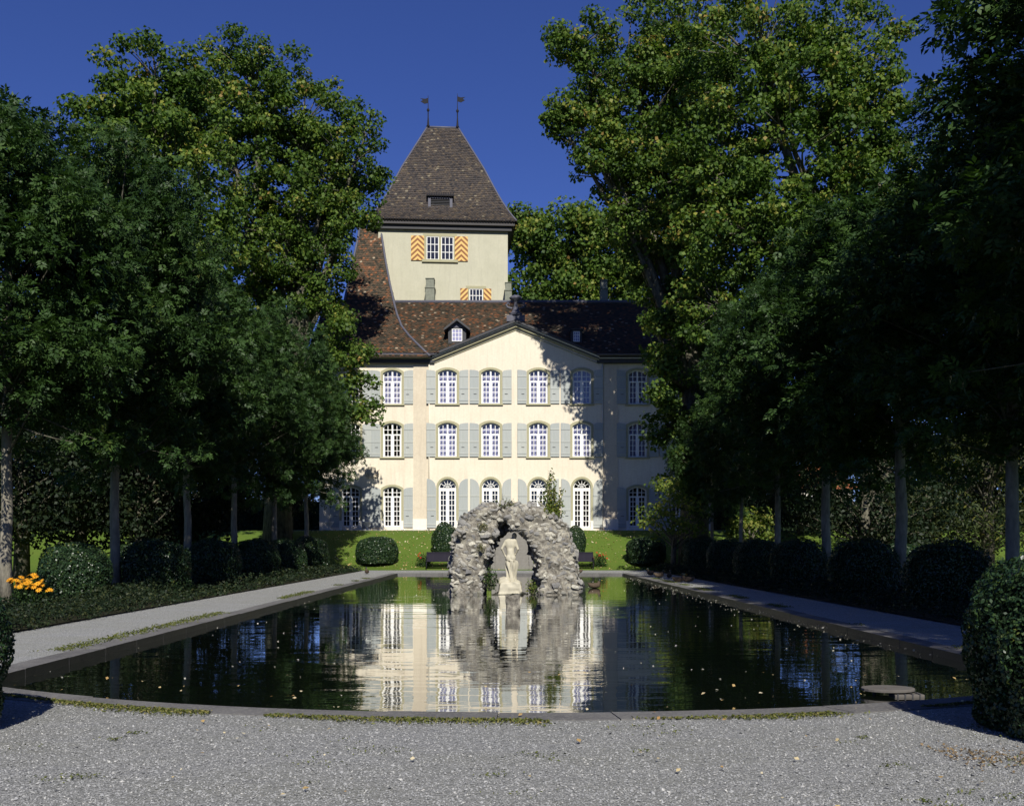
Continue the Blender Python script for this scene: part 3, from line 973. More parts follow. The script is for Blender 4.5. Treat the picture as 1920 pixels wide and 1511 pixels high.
for k in range(n-1):
    a, b = pp[k], pp[k+1]
    mb.add([(a[0],a[2],a[3]-0.04),(a[1],a[2],a[3]-0.04),(b[1],b[2],b[3]-0.04),(b[0],b[2],b[3]-0.04)], [(0,1,2,3)])
    mb.add([(a[1],a[2],a[3]-0.04),(a[1]+.0,90-0.3*k,a[3]-0.04),(b[1],90-0.3*k-.3,b[3]-0.04),(b[1],b[2],b[3]-0.04)], [(0,1,2,3)])
    mb.add([(a[0],a[2],a[3]-0.04),(a[0]+.0,90-0.3*k,a[3]-0.04),(b[0],90-0.3*k-.3,b[3]-0.04),(b[0],b[2],b[3]-0.04)], [(3,2,1,0)])
prf = mb.build('pavilion_roof', M['copper'], castle)
tile_field('roof_tiles', lambda u, v: pav(np.asarray(u)+u0, v), pav_mask, 60, int(arc[-1]/0.17), 0.19, 0.17, M['tile_red'], prf, 2)
for c in (0, 1):
    MB().tube([(q[c], q[2]-0.03, q[3]+0.02) for q in pp], 0.085, 8).build('hip_flashing', M['lead'], prf, smooth=True)

# dormers on the main roof
def dormer(px, pyb, pyt, w, gab, d, parent=castle):
    b = P(px, pyb, d); t = P(px, pyt, d); h = t.z - b.z; hw = w/2
    o = bpy.data.objects.new('dormer', None); link(o, parent); o.location = (b.x, d, b.z)
    MB().box(-hw, hw, 0.02, 2.2, -0.2, h).build('dormer_body', M['darkwood'], o)
    ww = w*0.58; wh = h*0.80
    f = MB()
    f.ring([(-ww/2,0),(-ww/2,wh),(ww/2,wh),(ww/2,0)], [(-ww/2+.045,.045),(-ww/2+.045,wh-.045),(ww/2-.045,wh-.045),(ww/2-.045,.045)], -0.03, 0.015)
    for k in (1, 2): f.box(-ww/2+ww*k/3-.018, -ww/2+ww*k/3+.018, -0.022, 0.012, .04, wh-.04)
    for k in (1, 2): f.box(-ww/2+.04, ww/2-.04, -0.018, 0.012, wh*k/3-.018, wh*k/3+.018)
    f.build('dormer_window', M['white'], o, loc=(0, 0, h*0.1))
    MB().add([(-ww/2, 0.010, 0), (ww/2, 0.010, 0), (ww/2, 0.010, wh), (-ww/2, 0.010, wh)], [(0,1,2,3)]).build('glass', M['curtain'], o, loc=(0, -0.006, h*0.1))
    if gab:
        r = MB(); rh = hw*0.95; ov = 0.28
        for s_ in (-1, 1):
            r.add([(s_*(hw+ov), -0.35, h-0.12), (0, -0.35, h+rh), (0, 2.6, h+rh), (s_*(hw+ov), 2.6, h-0.12),
                   (s_*(hw+ov), -0.35, h-0.27), (0, -0.35, h+rh-0.17), (0, 2.6, h+rh-0.17), (s_*(hw+ov), 2.6, h-0.27)],
                  [(0,1,2,3), (4,7,6,5), (0,4,5,1), (0,3,7,4), (2,6,7,3)])
        r.build('dormer_roof', M['darkwood'], o)
        MB().prism([(-hw,h),(hw,h),(0,h+rh*0.9)], 0.0, 0.1).build('dormer_gable', M['lead'], o)
    else:
        MB().box(-hw-0.08, hw+0.08, -0.12, 2.4, h, h+0.08).build('dormer_roof', M['darkwood'], o)
    return o
dormer(857, 643, 614, 1.22, True, 70.45)
dormer(1081, 643, 619, 0.75, False, 70.5)

# chimneys on the ridge
def chimney(px, py0, py1, wpx, d):
    a = P(px, py0, d); w = wpx*d/FPX; h = P(px, py1, d).z - a.z
    mb = MB(); mb.box(-w/2, w/2, 0, 0.9, -1.5, h*0.58); mb.box(-w/2-.05, w/2+.05, -.05, .95, h*0.58, h*0.62); mb.box(-w*0.45, w*0.45, 0.03, 0.87, h*0.62, h*0.96); mb.box(-w*.5, w*.5, -.02, .92, h*.96, h)
    mb.build('chimney', M['chimney'], castle, bevel=0.015, loc=a)
chimney(806, 567, 521, 17, 76.2); chimney(953, 567, 529, 13, 76.2); chimney(1133, 567, 524, 13, 76.2)

# tower ---------------------------------------------------------------------
TD = 77.6; TS = TD/FPX
TROT = R(4.0)
tow = bpy.data.objects.new('tower', None); link(tow, castle)
tc = P(952, 427, TD)                # front right corner, top of the wall
tow.location = (tc.x, TD, 0); tow.rotation_euler = (0, 0, TROT)
TW = 9.75; TDp = 9.4                # width, depth (local x from -TW to 0)
zt = tc.z + 0.25
MB().box(-TW, 0, 0, TDp, 12.0, zt).build('tower_wall', M['tower'], tow)
OV = 0.48
ze = P(960, 416, TD-0.5).z
def eave_ring(a, b, z0, z1, mt, nm):
    mb = MB()
    o_, i_ = a, b
    x0, x1, y0, y1 = -TW-o_, o_, -o_, TDp+o_
    u0_, u1_, w0, w1 = -TW-i_, i_, -i_, TDp+i_
    mb.add([(x0,y0,z0),(x1,y0,z0),(x1,y1,z0),(x0,y1,z0),(x0,y0,z1),(x1,y0,z1),(x1,y1,z1),(x0,y1,z1),
            (u0_,w0,z0),(u1_,w0,z0),(u1_,w1,z0),(u0_,w1,z0),(u0_,w0,z1),(u1_,w0,z1),(u1_,w1,z1),(u0_,w1,z1)],
           [(0,1,5,4),(1,2,6,5),(2,3,7,6),(3,0,4,7),(0,8,9,1),(1,9,10,2),(2,10,11,3),(3,11,8,0),(4,5,13,12),(5,6,14,13),(6,7,15,14),(7,4,12,15)])
    mb.build(nm, M[mt], tow)
eave_ring(OV+0.02, -0.1, ze-0.30, ze-0.02, 'eave', 'tower_eaves')
eave_ring(0.28, -0.05, ze-0.62, ze-0.301, 'darkwood', 'tower_frieze')
# hipped roof with a slight kick at the eaves
xe0, xe1, ye0, ye1 = -TW-OV-0.15, OV+0.15, -OV-0.15, TDp+OV+0.15
rx = 1.22; ry = TDp/2
zr = P(840, 243, TD+TDp/2).z
apL = np.array([-TW/2-rx+0.0, ry, zr]); apR = np.array([-TW/2+rx, ry, zr])
C = [np.array([xe0,ye0,ze]), np.array([xe1,ye0,ze]), np.array([xe1,ye1,ze]), np.array([xe0,ye1,ze])]
kick_t, kick_d = 0.12, 0.10
def hip_fn(a, b, ta, tb):
    """a,b eave corners, ta,tb their top points; u along the eave in metres, v 0..1 upslope"""
    def f(u, v, Le):
        s_ = np.clip(np.asarray(u)/Le, 0, 1)[:,None]; t = np.asarray(v)[:,None]
        e = a[None]*(1-s_) + b[None]*s_; T_ = ta[None]*(1-s_) + tb[None]*s_
        p = e*(1-t) + T_*t
        p[:,2] -= 0.42*np.sin(np.clip(t[:,0]/0.55, 0, 1)*math.pi)*(1-t[:,0])
        return p
    return f
trf = MB()
faces = [(C[0],C[1],apL,apR), (C[1],C[2],apR,apR), (C[2],C[3],apR,apL), (C[3],C[0],apL,apL)]
for a, b, ta, tb in faces:
    prev = None
    f = hip_fn(a, b, ta, tb); Le = np.linalg.norm(b-a)
    for k in range(13):
        t = k/12
        q = f([0.0, Le], [t, t], Le)
        if prev is not None: trf.add([prev[0], prev[1], q[1], q[0]], [(0,1,2,3)])
        prev = q
tro = trf.build('tower_roof', M['copper'], tow)
for k, (a, b, ta, tb) in enumerate(faces):
    Le = np.linalg.norm(b-a); mid = ((ta+tb)-(a+b))/2; Ls = np.linalg.norm(mid)
    f0 = hip_fn(a, b, ta, tb)
    wtop = np.linalg.norm(tb-ta)
    # straight-sided mapping: u is metres along the row measured from its centre
    def fn2(u, v, f0=f0, Le=Le, Ls=Ls, wtop=wtop):
        t = np.clip(np.asarray(v)/Ls, 0, 1); wid = Le*(1-t)+wtop*t
        return f0((np.asarray(u)-Le/2)/np.maximum(wid, 0.3)*Le + Le/2, t, Le)
    def mk(u, v, Le=Le, Ls=Ls, wtop=wtop):
        t = v/Ls; wid = Le*(1-t)+wtop*t
        return (np.abs(u-Le/2) < wid/2-0.05) & (t < 0.99)
    tile_field('tower_roof_tiles', fn2, mk, int(Le/0.21)+1, int(Ls/0.185), 0.21, 0.185, M['tile_grey'], tro, 10+k, 0.035)
for a, b in ((C[0], apL), (C[1], apR), (C[2], apR), (C[3], apL)):
    pts = []
    for t in np.linspace(0, 1, 14):
        p = a*(1-t)+b*t; p = p.copy(); p[2] += 0.04 - 0.42*math.sin(min(t/0.55,1)*math.pi)*(1-t); pts.append(p)
    MB().tube(pts, 0.07, 8).build('hip_flashing', M['lead'], tro, smooth=True)
MB().tube([apL, apR], 0.10, 8).build('ridge', M['lead'], tro, smooth=True)
# round tile ends along the front eaves
mb = MB()
for k in range(int((xe1-xe0)/0.21)):
    x = xe0 + 0.1 + k*0.21
    mb.tube([(x, ye0-0.02, ze-0.02), (x, ye0+0.4, ze+0.28)], 0.075, 6)
o = mb.build('eaves_tiles', M['tile_grey'], tro); o['kind'] = 'stuff'
# vanes
def vane(p, H, flip):
    mb = MB()
    mb.lathe([(0.17,0.0),(0.09,0.2),(0.045,0.8),(0.04,1.2),(0.09,1.28),(0.12,1.36),(0.09,1.44),(0.035,1.52),(0.022,2.0),(0.022,H-0.25),(0.012,H)], 10)
    o = mb.build('weather_vane', M['iron'], tro, smooth=True, loc=p)
    s_ = -1 if flip else 1
    fl = MB().prism([(0.0, H-0.62), (s_*0.28, H-0.70), (s_*0.60, H-0.52), (s_*0.42, H-0.40), (s_*0.62, H-0.26), (s_*0.25, H-0.30), (0.0, H-0.22)][::(1 if s_ > 0 else -1)], -0.015, 0.015)
    fl.build('vane_flag', M['iron'], o)
vane(apL + np.array([0.05,0,0]), 2.55, True); vane(apR + np.array([-0.05,0,0]), 2.75, False)
# louvred roof dormer
def tloc(px, py, d):   # photo place -> tower-local point on a plane at distance d
    p = P(px, py, d); return tow.matrix_basis.inverted() @ p
dm = bpy.data.objects.new('roof_dormer', None); link(dm, tro)
c = tloc(825.5, 390, 77.5); dm.location = c
mb = MB(); mb.box(-0.92, -0.72, -0.02, 1.6, 0, 0.78); mb.box(0.72, 0.92, -0.02, 1.6, 0, 0.78); mb.box(-0.92, 0.92, -0.03, 1.6, -0.12, 0.06); mb.box(-0.92, 0.92, -0.02, 1.6, 0.70, 0.80)
mb.build('dormer_frame', M['lead'], dm)
mb = MB()
for k in range(5): mb.box(-0.72, 0.72, 0.06+0.0*k, 0.2, 0.10+k*0.12, 0.14+k*0.12)
mb.build('louvre', M['darkwood'], dm)
MB().box(-0.72, 0.72, 0.25, 0.3, 0.02, 0.72).build('dormer_back', M['interior'], dm)
def dr(u, v):
    return np.stack([(u-0.5)*2.1, -0.18+v*2.3, 0.86+v*1.15 - 0.0*u], 1)
me = grid_mesh('dormer_roof', dr, 10, 4, M['tile_grey'], False); obj('dormer_roof', me, dm)
mb = MB()
for k in range(12):
    x = -0.99+k*0.18; mb.tube([(x, -0.2, 0.87), (x, 2.1, 2.02)], 0.06, 6)
o = mb.build('dormer_tiles', M['tile_grey'], dm); o['kind'] = 'stuff'

def tower_window(px0, px1, py0, py1, nx, ny, lights):
    a = tloc(px0, py1, TD); b = tloc(px1, py0, TD)
    w = b.x-a.x; h = b.z-a.z; cx = (a.x+b.x)/2
    f = MB(); L_ = w/lights
    for k in range(lights):
        x0 = -w/2+k*L_+(0.09 if k else 0.0); x1 = -w/2+(k+1)*L_-(0.09 if k < lights-1 else 0)
        f.ring([(x0,0),(x0,h),(x1,h),(x1,0)], [(x0+.05,.05),(x0+.05,h-.05),(x1-.05,h-.05),(x1-.05,.05)], -0.02, 0.03)
        for i_ in range(1, nx): f.box(x0+(x1-x0)*i_/nx-.022, x0+(x1-x0)*i_/nx+.022, -0.012, .02, .04, h-.04)
        for j_ in range(1, ny): f.box(x0+.04, x1-.04, -0.008, .02, h*j_/ny-.022, h*j_/ny+.022)
    o = f.build('window', M['white'], tow, loc=(cx, -0.02, a.z))
    s_ = MB()
    s_.box(-w/2-.2, -w/2, -0.04, 0.10, 0, h+.0); s_.box(w/2, w/2+.2, -0.04, 0.10, 0, h); s_.box(-w/2-.26, w/2+.26, -0.05, 0.10, h, h+.22); 
    if lights > 1:
        s_.box(-0.09, 0.09, -0.06, 0.10, 0, h)
        s_.box(-w/2-.35, w/2+.35, -0.12, 0.10, -.2, 0)
    s_.build('stone_surround', M['surround'], o, bevel=0.01)
    MB().add([(-w/2, 0.018, 0), (w/2, 0.018, 0), (w/2, 0.018, h), (-w/2, 0.018, h)], [(0,1,2,3)]).build('glass', M['darkglass'], o)
    return o
def m_dg():
    t = NT('dark_old_glass'); t.bump(t.noise(t.coord('Object'), 5, 2), 0.15, 0.03)
    return t.base((0.02, 0.022, 0.03), 0.06, 0.6)
M['darkglass'] = m_dg()
tower_window(800, 850, 447, 490, 3, 3, 2)
tower_window(880, 905, 543, 568, 4, 2, 1)
def tower_shutter(px0, px1, py0, py1, mat, dark):
    a = tloc(px0, py1, TD); b = tloc(px1, py0, TD); w = b.x-a.x; h = b.z-a.z
    o = MB().box(-w/2, w/2, -0.08, -0.035, -h/2, h/2).build('shutter', M[mat], tow, bevel=0.006, loc=((a.x+b.x)/2, 0, (a.z+b.z)/2))
    return o
tower_shutter(771, 795.5, 446, 492, 'chev', 1); tower_shutter(852.5, 877, 446, 492, 'chev', 1)
tower_shutter(863, 877, 542.5, 567, 'diag_a', 0); tower_shutter(906.5, 921, 542.5, 567, 'diag_b', 0)

# coat of arms
mb = MB()
a = P(697, 884, 70); 
mb.prism([(-0.26,0.34),(-0.30,-0.05),(-0.2,-0.32),(0,-0.42),(0.2,-0.32),(0.30,-0.05),(0.26,0.34)], -0.07, 0.02)
co = mb.build('coat_of_arms', M['lesene'], castle, bevel=0.03, loc=(a.x, YW-0.01, a.z))
for s_ in (-1, 1):
    m2 = MB()
    m2.tube([(s_*0.30,-0.03,-0.25),(s_*0.44,-0.04,-0.1),(s_*0.38,-0.04,0.05),(s_*0.5,-0.03,0.18)], [0.07,0.06,0.05,0.02], 7)
    m2.tube([(s_*0.16,-0.04,-0.36),(s_*0.34,-0.05,-0.36),(s_*0.46,-0.03,-0.24)], [0.07,0.05,0.02], 7)
    m2.build('scroll', M['lesene'], co, smooth=True)
m2 = MB(); m2.ring([(-.2,.24),(-.2,-.2),(.2,-.2),(.2,.24)], [(-.15,.19),(-.15,-.15),(.15,-.15),(.15,.19)], -0.095, -0.06); m2.build('shield_rim', M['lesene'], co)

# ------------------------------------------------------------------ stairs up the bank
stairs = thing('garden_stairs', 'grey stone stairs climbing the lawn bank, seen through the rock arch', 'stairs', (P(960, 1055, 60).x, 59.6, 0))
ns = 13
for k in range(ns):
    y0 = k*0.6; z1 = float(terr(59.6+y0+0.6)) + 0.07
    MB().box(-1.0, 1.0, y0, y0+0.66 if k < ns-1 else y0+1.2, z1-0.35, z1).build('step', M['step'], stairs, bevel=0.012)
for s_ in (-1, 1):
    mb = MB(); x0, x1 = sorted((s_*1.003, s_*1.24))
    n = 10; vs = []
    for k in range(n+1):
        y = ns*0.6*k/n; z = float(terr(59.6+y)) + 0.24
        vs += [(x0,y,z),(x1,y,z),(x1,y,z-0.8),(x0,y,z-0.8)]
    fs = []
    for k in range(n):
        for c_ in range(4): fs.append((4*k+c_, 4*k+(c_+1)%4, 4*k+4+(c_+1)%4, 4*k+4+c_))
    fs += [(3,2,1,0),(4*n,4*n+1,4*n+2,4*n+3)]
    mb.add(vs, fs); mb.build('stair_cheek', M['step'], stairs)

# ------------------------------------------------------------------ rock arch, statue, pillar
GD = 32.6
gx = P(962, 1118, GD).x
grotto = thing('rock_arch', 'grey tufa rock arch rising from the middle of the pond', 'rock arch', (gx, GD, WZ))
def in_arch(X, Z, w, h, p):
    """implicit round-shouldered arch outline"""
    return (np.abs(X/w)**p + np.abs(np.maximum(Z, 0)/h)**p)**(1/p) - 1
def grot(X, Y, Z):
    o = in_arch(X*(1-0.0*Z), Z, 2.0-0.07*Z, 2.72, 3.5)*1.6
    yy = np.abs(Y) - (0.95 - 0.09*Z)
    i = in_arch(X+0.10-0.05*np.minimum(Z,1.5), Z+0.02, 0.86-0.06*np.clip(Y,-1,1), 2.34+0.10*Y, 1.9)*1.0
    d = np.maximum(np.maximum(o, yy), -i)
    pts = np.stack([X, Y, Z], -1)
    nz = (vnoise(pts*3.1+7)-0.5)*0.30 + (vnoise(pts*7.3+3)-0.5)*0.14
    return np.maximum(d + nz, -0.5-Z)
GV, GF = surface_nets(grot, (-2.5,-1.5,-0.6), (2.5,1.5,3.5), 0.075)
core = obj('rock_core', idx_mesh('rock_core', GV, GF, M['rock_core'], True), grotto)
# stones set into the core
def hull_stone(seed, n=22):
    rs = np.random.RandomState(seed)
    p = rs.normal(size=(n,3)); p /= np.linalg.norm(p, axis=1)[:,None]
    p *= (0.78+0.3*rs.rand(n))[:,None]
    p = np.sign(p)*np.abs(p)**0.85
    bm = bmesh.new()
    for q in p: bm.verts.new(q)
    r = bmesh.ops.convex_hull(bm, input=bm.verts)
    bmesh.ops.delete(bm, geom=[v for v in bm.verts if not v.link_faces], context='VERTS')
    me = bpy.data.meshes.new('stone'); bm.to_mesh(me); bm.free()
    me.materials.append(M['rock']); return me
STONES = [hull_stone(k) for k in range(12)]
fn_ = GV[GF]; cen = fn_.mean(1); nrm = np.cross(fn_[:,2]-fn_[:,0], fn_[:,3]-fn_[:,1]); nrm /= np.linalg.norm(nrm,axis=1)[:,None]+1e-9
rs = np.random.RandomState(11)
order = rs.permutation(len(cen)); chosen = []
cp = np.zeros((0,3))
for i_ in order:
    c_ = cen[i_]
    if c_[2] < -0.12: continue
    front = nrm[i_][1] < 0.25
    sp = 0.105 + 0.10*((i_*7919) % 100)/100
    if len(chosen) and (np.sum((cp-c_)**2, 1) < sp*sp).any(): continue
    chosen.append(i_); cp = np.vstack([cp, c_])
vis = [i_ for i_ in chosen if nrm[i_][1] < 0.2]
vis.sort(key=lambda i_: cen[i_][1] + (0 if nrm[i_][1] < -0.2 else 0.6))
part = set(vis[:295])
rest_v = []; rest_f = []
for i_ in chosen:
    me = STONES[rs.randint(12)]
    s_ = rs.uniform(0.05, 0.118)
    zx = Vector(nrm[i_]); xx = Vector((0,0,1)).cross(zx)
    xx = xx.normalized() if xx.length > 0.2 else Vector((1,0,0)); yx = zx.cross(xx).normalized(); xx = yx.cross(zx)
    nq = Matrix((xx, yx, zx)).transposed().to_quaternion() @ Matrix.Rotation(rs.normal(0, 0.45), 3, 'Z').to_quaternion() @ Matrix.Rotation(rs.normal(0, 0.3), 3, 'X').to_quaternion()
    sc3 = (s_*rs.uniform(0.8,1.8), s_*rs.uniform(0.6,1.1), s_*rs.uniform(0.55,1.0))
    if i_ in part:
        o = obj('stone', me, grotto, Vector(cen[i_]) - Vector(nrm[i_])*0.028); o.rotation_mode = 'QUATERNION'; o.rotation_quaternion = nq; o.scale = sc3
    else:
        mt = Matrix.LocRotScale(Vector(cen[i_]), nq, Vector(sc3)); b = len(rest_v)
        rest_v += [tuple(mt @ v.co) for v in me.vertices]; rest_f += [[b+k for k in p_.vertices] for p_ in me.polygons]
me = bpy.data.meshes.new('rear_stones'); me.from_pydata(rest_v, [], rest_f); me.materials.append(M['rock'])
o = obj('rear_stones', me, grotto); o['kind'] = 'stuff'

# statue ----------------------------------------------------------------------
sx_, sd = P(957.0, 1094, 32.2).x, 32.2
sz0 = P(957, 1094, 32.2).z
statue = thing('statue', 'pale stone statue of a draped woman seen from behind inside the rock arch', 'statue', (sx_, sd, sz0))
def fig(X, Y, Z):
    k = 0.05
    d = cone(X,Y,Z,(0.02,0,0.80),(0.0,0.0,1.02),0.145,0.118)        # pelvis to waist
    d = smin(d, ell(X,Y,Z,(-0.055,-0.075,0.80),(0.10,0.09,0.105)), 0.03)   # buttocks
    d = smin(d, ell(X,Y,Z,(0.075,-0.075,0.80),(0.10,0.09,0.10)), 0.03)
    d = smin(d, ell(X,Y,Z,(0.0,0.01,1.22),(0.165,0.11,0.20)), k)        # ribcage
    d = smin(d, cone(X,Y,Z,(-0.11,0.0,1.33),(0.13,0.01,1.34),0.065,0.065), k)  # shoulders
    d = smin(d, cone(X,Y,Z,(0.05,0.03,1.35),(0.105,0.07,1.47),0.055,0.048), 0.03)  # neck
    d = smin(d, ell(X,Y,Z,(0.125,0.085,1.50),(0.078,0.10,0.105)), 0.02)        # head
    d = smin(d, ell(X,Y,Z,(0.115,0.0,1.55),(0.05,0.05,0.045)), 0.02)          # hair knot
    d = smin(d, cone(X,Y,Z,(-0.15,0,1.32),(-0.265,-0.02,1.10),0.050,0.040), 0.025)  # left arm, elbow out
    d = smin(d, cone(X,Y,Z,(-0.265,-0.02,1.10),(-0.18,0.06,0.90),0.040,0.028), 0.015)
    d = smin(d, ell(X,Y,Z,(-0.155,0.07,0.86),(0.03,0.05,0.045)), 0.02)
    d = smin(d, cone(X,Y,Z,(0.16,0.01,1.32),(0.235,0.0,1.09),0.048,0.04), 0.025)   # right arm
    d = smin(d, cone(X,Y,Z,(0.235,0.0,1.09),(0.17,0.10,0.93),0.038,0.028), 0.015)
    d = smin(d, ell(X,Y,Z,(0.15,0.12,0.91),(0.035,0.05,0.035)), 0.02)
    # cleft and spine
    d = d + 0.018*np.exp(-((X-0.012)/0.014)**2 - ((Z-0.79)/0.085)**2)*(Y < 0) + 0.010*np.exp(-((X-0.004)/0.025)**2)*np.exp(-((Z-1.12)/0.17)**2)*(Y < 0)
    # drapery: wrapped cloth from the hips to the ground with slanting folds
    zz = np.clip(Z, 0, 0.78)
    cx = 0.02 + 0.05*np.sin((0.78-zz)*2.6)*(-0.2) + 0.02
    rx = 0.135 + 0.055*np.exp(-((zz-0.62)/0.20)**2) + 0.07*np.exp(-(zz/0.12)**2)
    ry = 0.125 + 0.03*np.exp(-((zz-0.6)/0.2)**2) + 0.07*np.exp(-(zz/0.12)**2)
    an = np.arctan2(Y, X-cx)
    q = np.sqrt(((X-cx)/rx)**2 + (Y/ry)**2)
    fold = 0.022*np.sin(an*6 + zz*10.0 + 0.8) + 0.011*np.sin(an*13 + zz*15.0) 
    dr_ = (q-1)*0.12 + fold
    topc = Z - (0.735 - 0.45*(X-0.0)*(1) * 0.25 + 0.0)
    dr_ = np.maximum(dr_, topc)
    d = smin(d, dr_, 0.012)
    # rolled cloth edge round the hips
    th = np.sqrt((np.sqrt(((X-0.02)/1.12)**2+(Y+0.0)**2)-0.135)**2 + (Z-(0.735-0.12*X))**2) - 0.028
    d = smin(d, th, 0.02)
    return np.maximum(d, -Z-0.02)
SV, SF = surface_nets(fig, (-0.40,-0.32,-0.04), (0.42,0.36,1.66), 0.0125)
obj('figure', idx_mesh('figure', SV, SF, M['marble'], True), statue)
def sbase(X, Y, Z):
    pts = np.stack([X,Y,Z],-1)
    d = np.maximum(np.maximum(np.abs(X+0.01)-0.36+0.10*np.clip(Z+0.3,0,1), np.abs(Y)-0.33), np.maximum(Z-0.05, -0.33-Z))
    d = smin(d, ell(X,Y,Z,(-0.17,-0.02,0.08),(0.19,0.2,0.15)), 0.08)
    d = smin(d, ell(X,Y,Z,(0.15,0.0,0.02),(0.17,0.2,0.10)), 0.08)
    return d + (vnoise(pts*9)-0.5)*0.07
BV, BF = surface_nets(sbase, (-0.6,-0.6,-0.5), (0.6,0.6,0.4), 0.03)
obj('rocky_base', idx_mesh('rocky_base', BV, BF, M['marble'], True), statue)
def lump(name, label, cat, c, r, seed, mat, h=0.035, parent=None):
    def f(X,Y,Z):
        pts = np.stack([X,Y,Z],-1)
        d = (np.maximum(np.maximum(np.abs(X)-r[0], np.abs(Y)-r[1]), np.abs(Z)-r[2]))
        return d + (vnoise(pts*5+seed)-0.5)*0.14*min(1,r[0]*2) + (vnoise(pts*13+seed)-0.5)*0.05
    V_, F_ = surface_nets(f, (-r[0]-.2,-r[1]-.2,-r[2]-.2), (r[0]+.2,r[1]+.2,r[2]+.2), h)
    o = obj(name, idx_mesh(name, V_, F_, mat, True), parent, c)
    if label: tag(o, label, cat)
    return o
lump('statue_plinth', 'dark low rock slab under the statue at the waterline', 'rock', (sx_-0.02, sd-0.05, (sz0-0.33+WZ-0.2)/2), (0.55, 0.5, max(0.08,(sz0-0.33-WZ+0.2)/2)), 3, M['coping_wet'])
pc = P(961, 1155, 23.2)
lump('stone_pillar', 'small rough stone block standing in the water in front of the statue', 'rock', (pc.x, 23.3, WZ+0.10), (0.155, 0.15, 0.30), 9, M['rock_core'])

# ------------------------------------------------------------------ foliage generators
def kites(pos, nrm, axis, length, width, rs, cup=0.15):
    """one four-cornered leaf per row"""
    nrm = nrm/(np.linalg.norm(nrm,axis=1)[:,None]+1e-9)
    a = axis - nrm*np.sum(axis*nrm,1)[:,None]; a /= np.linalg.norm(a,axis=1)[:,None]+1e-9
    b = np.cross(nrm, a)
    L_ = length[:,None]; W_ = width[:,None]
    v = np.empty((len(pos),4,3))
    v[:,0] = pos - a*L_*0.5
    v[:,1] = pos - a*L_*0.02 + b*W_*0.5 + nrm*L_*cup
    v[:,2] = pos + a*L_*0.5 - nrm*L_*cup*0.6
    v[:,3] = pos - a*L_*0.02 - b*W_*0.5 + nrm*L_*cup
    return v

def rand_dirs(rs, n):
    d = rs.normal(size=(n,3)); return d/np.linalg.norm(d,axis=1)[:,None]

def clump_leaves(rs, centers, radii, per, length, aspect, up=0.5, flat=0.65, shell=0.45):
    """leaves around clump centres. radii (K,), per leaves each"""
    K = len(centers)
    w = radii**2; cnt = np.maximum(3, (w/w.mean()*per)).astype(int)
    idx = np.repeat(np.arange(K), cnt); n = len(idx)
    d = rand_dirs(rs, n); r = rs.rand(n)**shell
    off = d*r[:,None]*radii[idx][:,None]; off[:,2] *= flat
    pos = centers[idx] + off
    nr = d*0.55 + rs.normal(size=(n,3))*0.45 + np.array([0,-0.10,up])
    ax = rs.normal(size=(n,3)) + np.array([0,0,-0.4])
    L_ = length*rs.uniform(0.7,1.25,n)
    v = kites(pos, nr, ax, L_, L_*aspect, rs)
    base = rs.rand(K)[idx]*0.45
    return v, np.clip(base + rs.rand(n)*0.6, 0, 1)

def pinnate_leaves(rs, centers, radii, per, rachis, leaflet):
    K = len(centers); w = radii**2; cnt = np.maximum(2, (w/w.mean()*per)).astype(int)
    idx = np.repeat(np.arange(K), cnt); n = len(idx)
    d = rand_dirs(rs, n); r = rs.rand(n)**0.45
    off = d*r[:,None]*radii[idx][:,None]; off[:,2] *= 0.75
    pos = centers[idx] + off
    ax = d*0.8 + rs.normal(size=(n,3))*0.5 + np.array([0,0,-0.35]); ax /= np.linalg.norm(ax,axis=1)[:,None]
    up = rs.normal(size=(n,3))*0.5 + np.array([0,-0.15,0.9])
    nr = up - ax*np.sum(up*ax,1)[:,None]; nr /= np.linalg.norm(nr,axis=1)[:,None]+1e-9
    sd_ = np.cross(nr, ax)
    vs = []; rn = []
    base = np.clip(rs.rand(K)[idx]*0.4 + rs.rand(n)*0.5, 0, 1)
    for t, s_ in ((-0.3,1),(-0.3,-1),(0.0,1),(0.0,-1),(0.3,1),(0.3,-1),(0.55,0)):
        a = ax*0.55 + sd_*s_*0.85; p = pos + ax*(rachis*t) + a*(leaflet*0.5) + rs.normal(size=(n,3))*0.008
        L_ = leaflet*rs.uniform(0.85,1.2,n)
        vs.append(kites(p, nr + rs.normal(size=(n,3))*0.18, a, L_, L_*0.42, rs, 0.06)); rn.append(np.clip(base + rs.rand(n)*0.12, 0, 1))
    return np.concatenate(vs), np.concatenate(rn)

def branch_to(mb, p0, p1, r0, r1, rs, sag=0.12, n=6, sides=6):
    p0 = np.array(p0, float); p1 = np.array(p1, float); L_ = np.linalg.norm(p1-p0)
    mid = (p0+p1)/2 + rs.normal(size=3)*L_*0.07 + np.array([0,0,L_*sag])
    pts = []
    for k in range(n+1):
        t = k/n; pts.append((1-t)**2*p0 + 2*t*(1-t)*mid + t*t*p1)
    mb.tube(pts, [r0+(r1-r0)*k/n for k in range(n+1)], sides, cap=False)

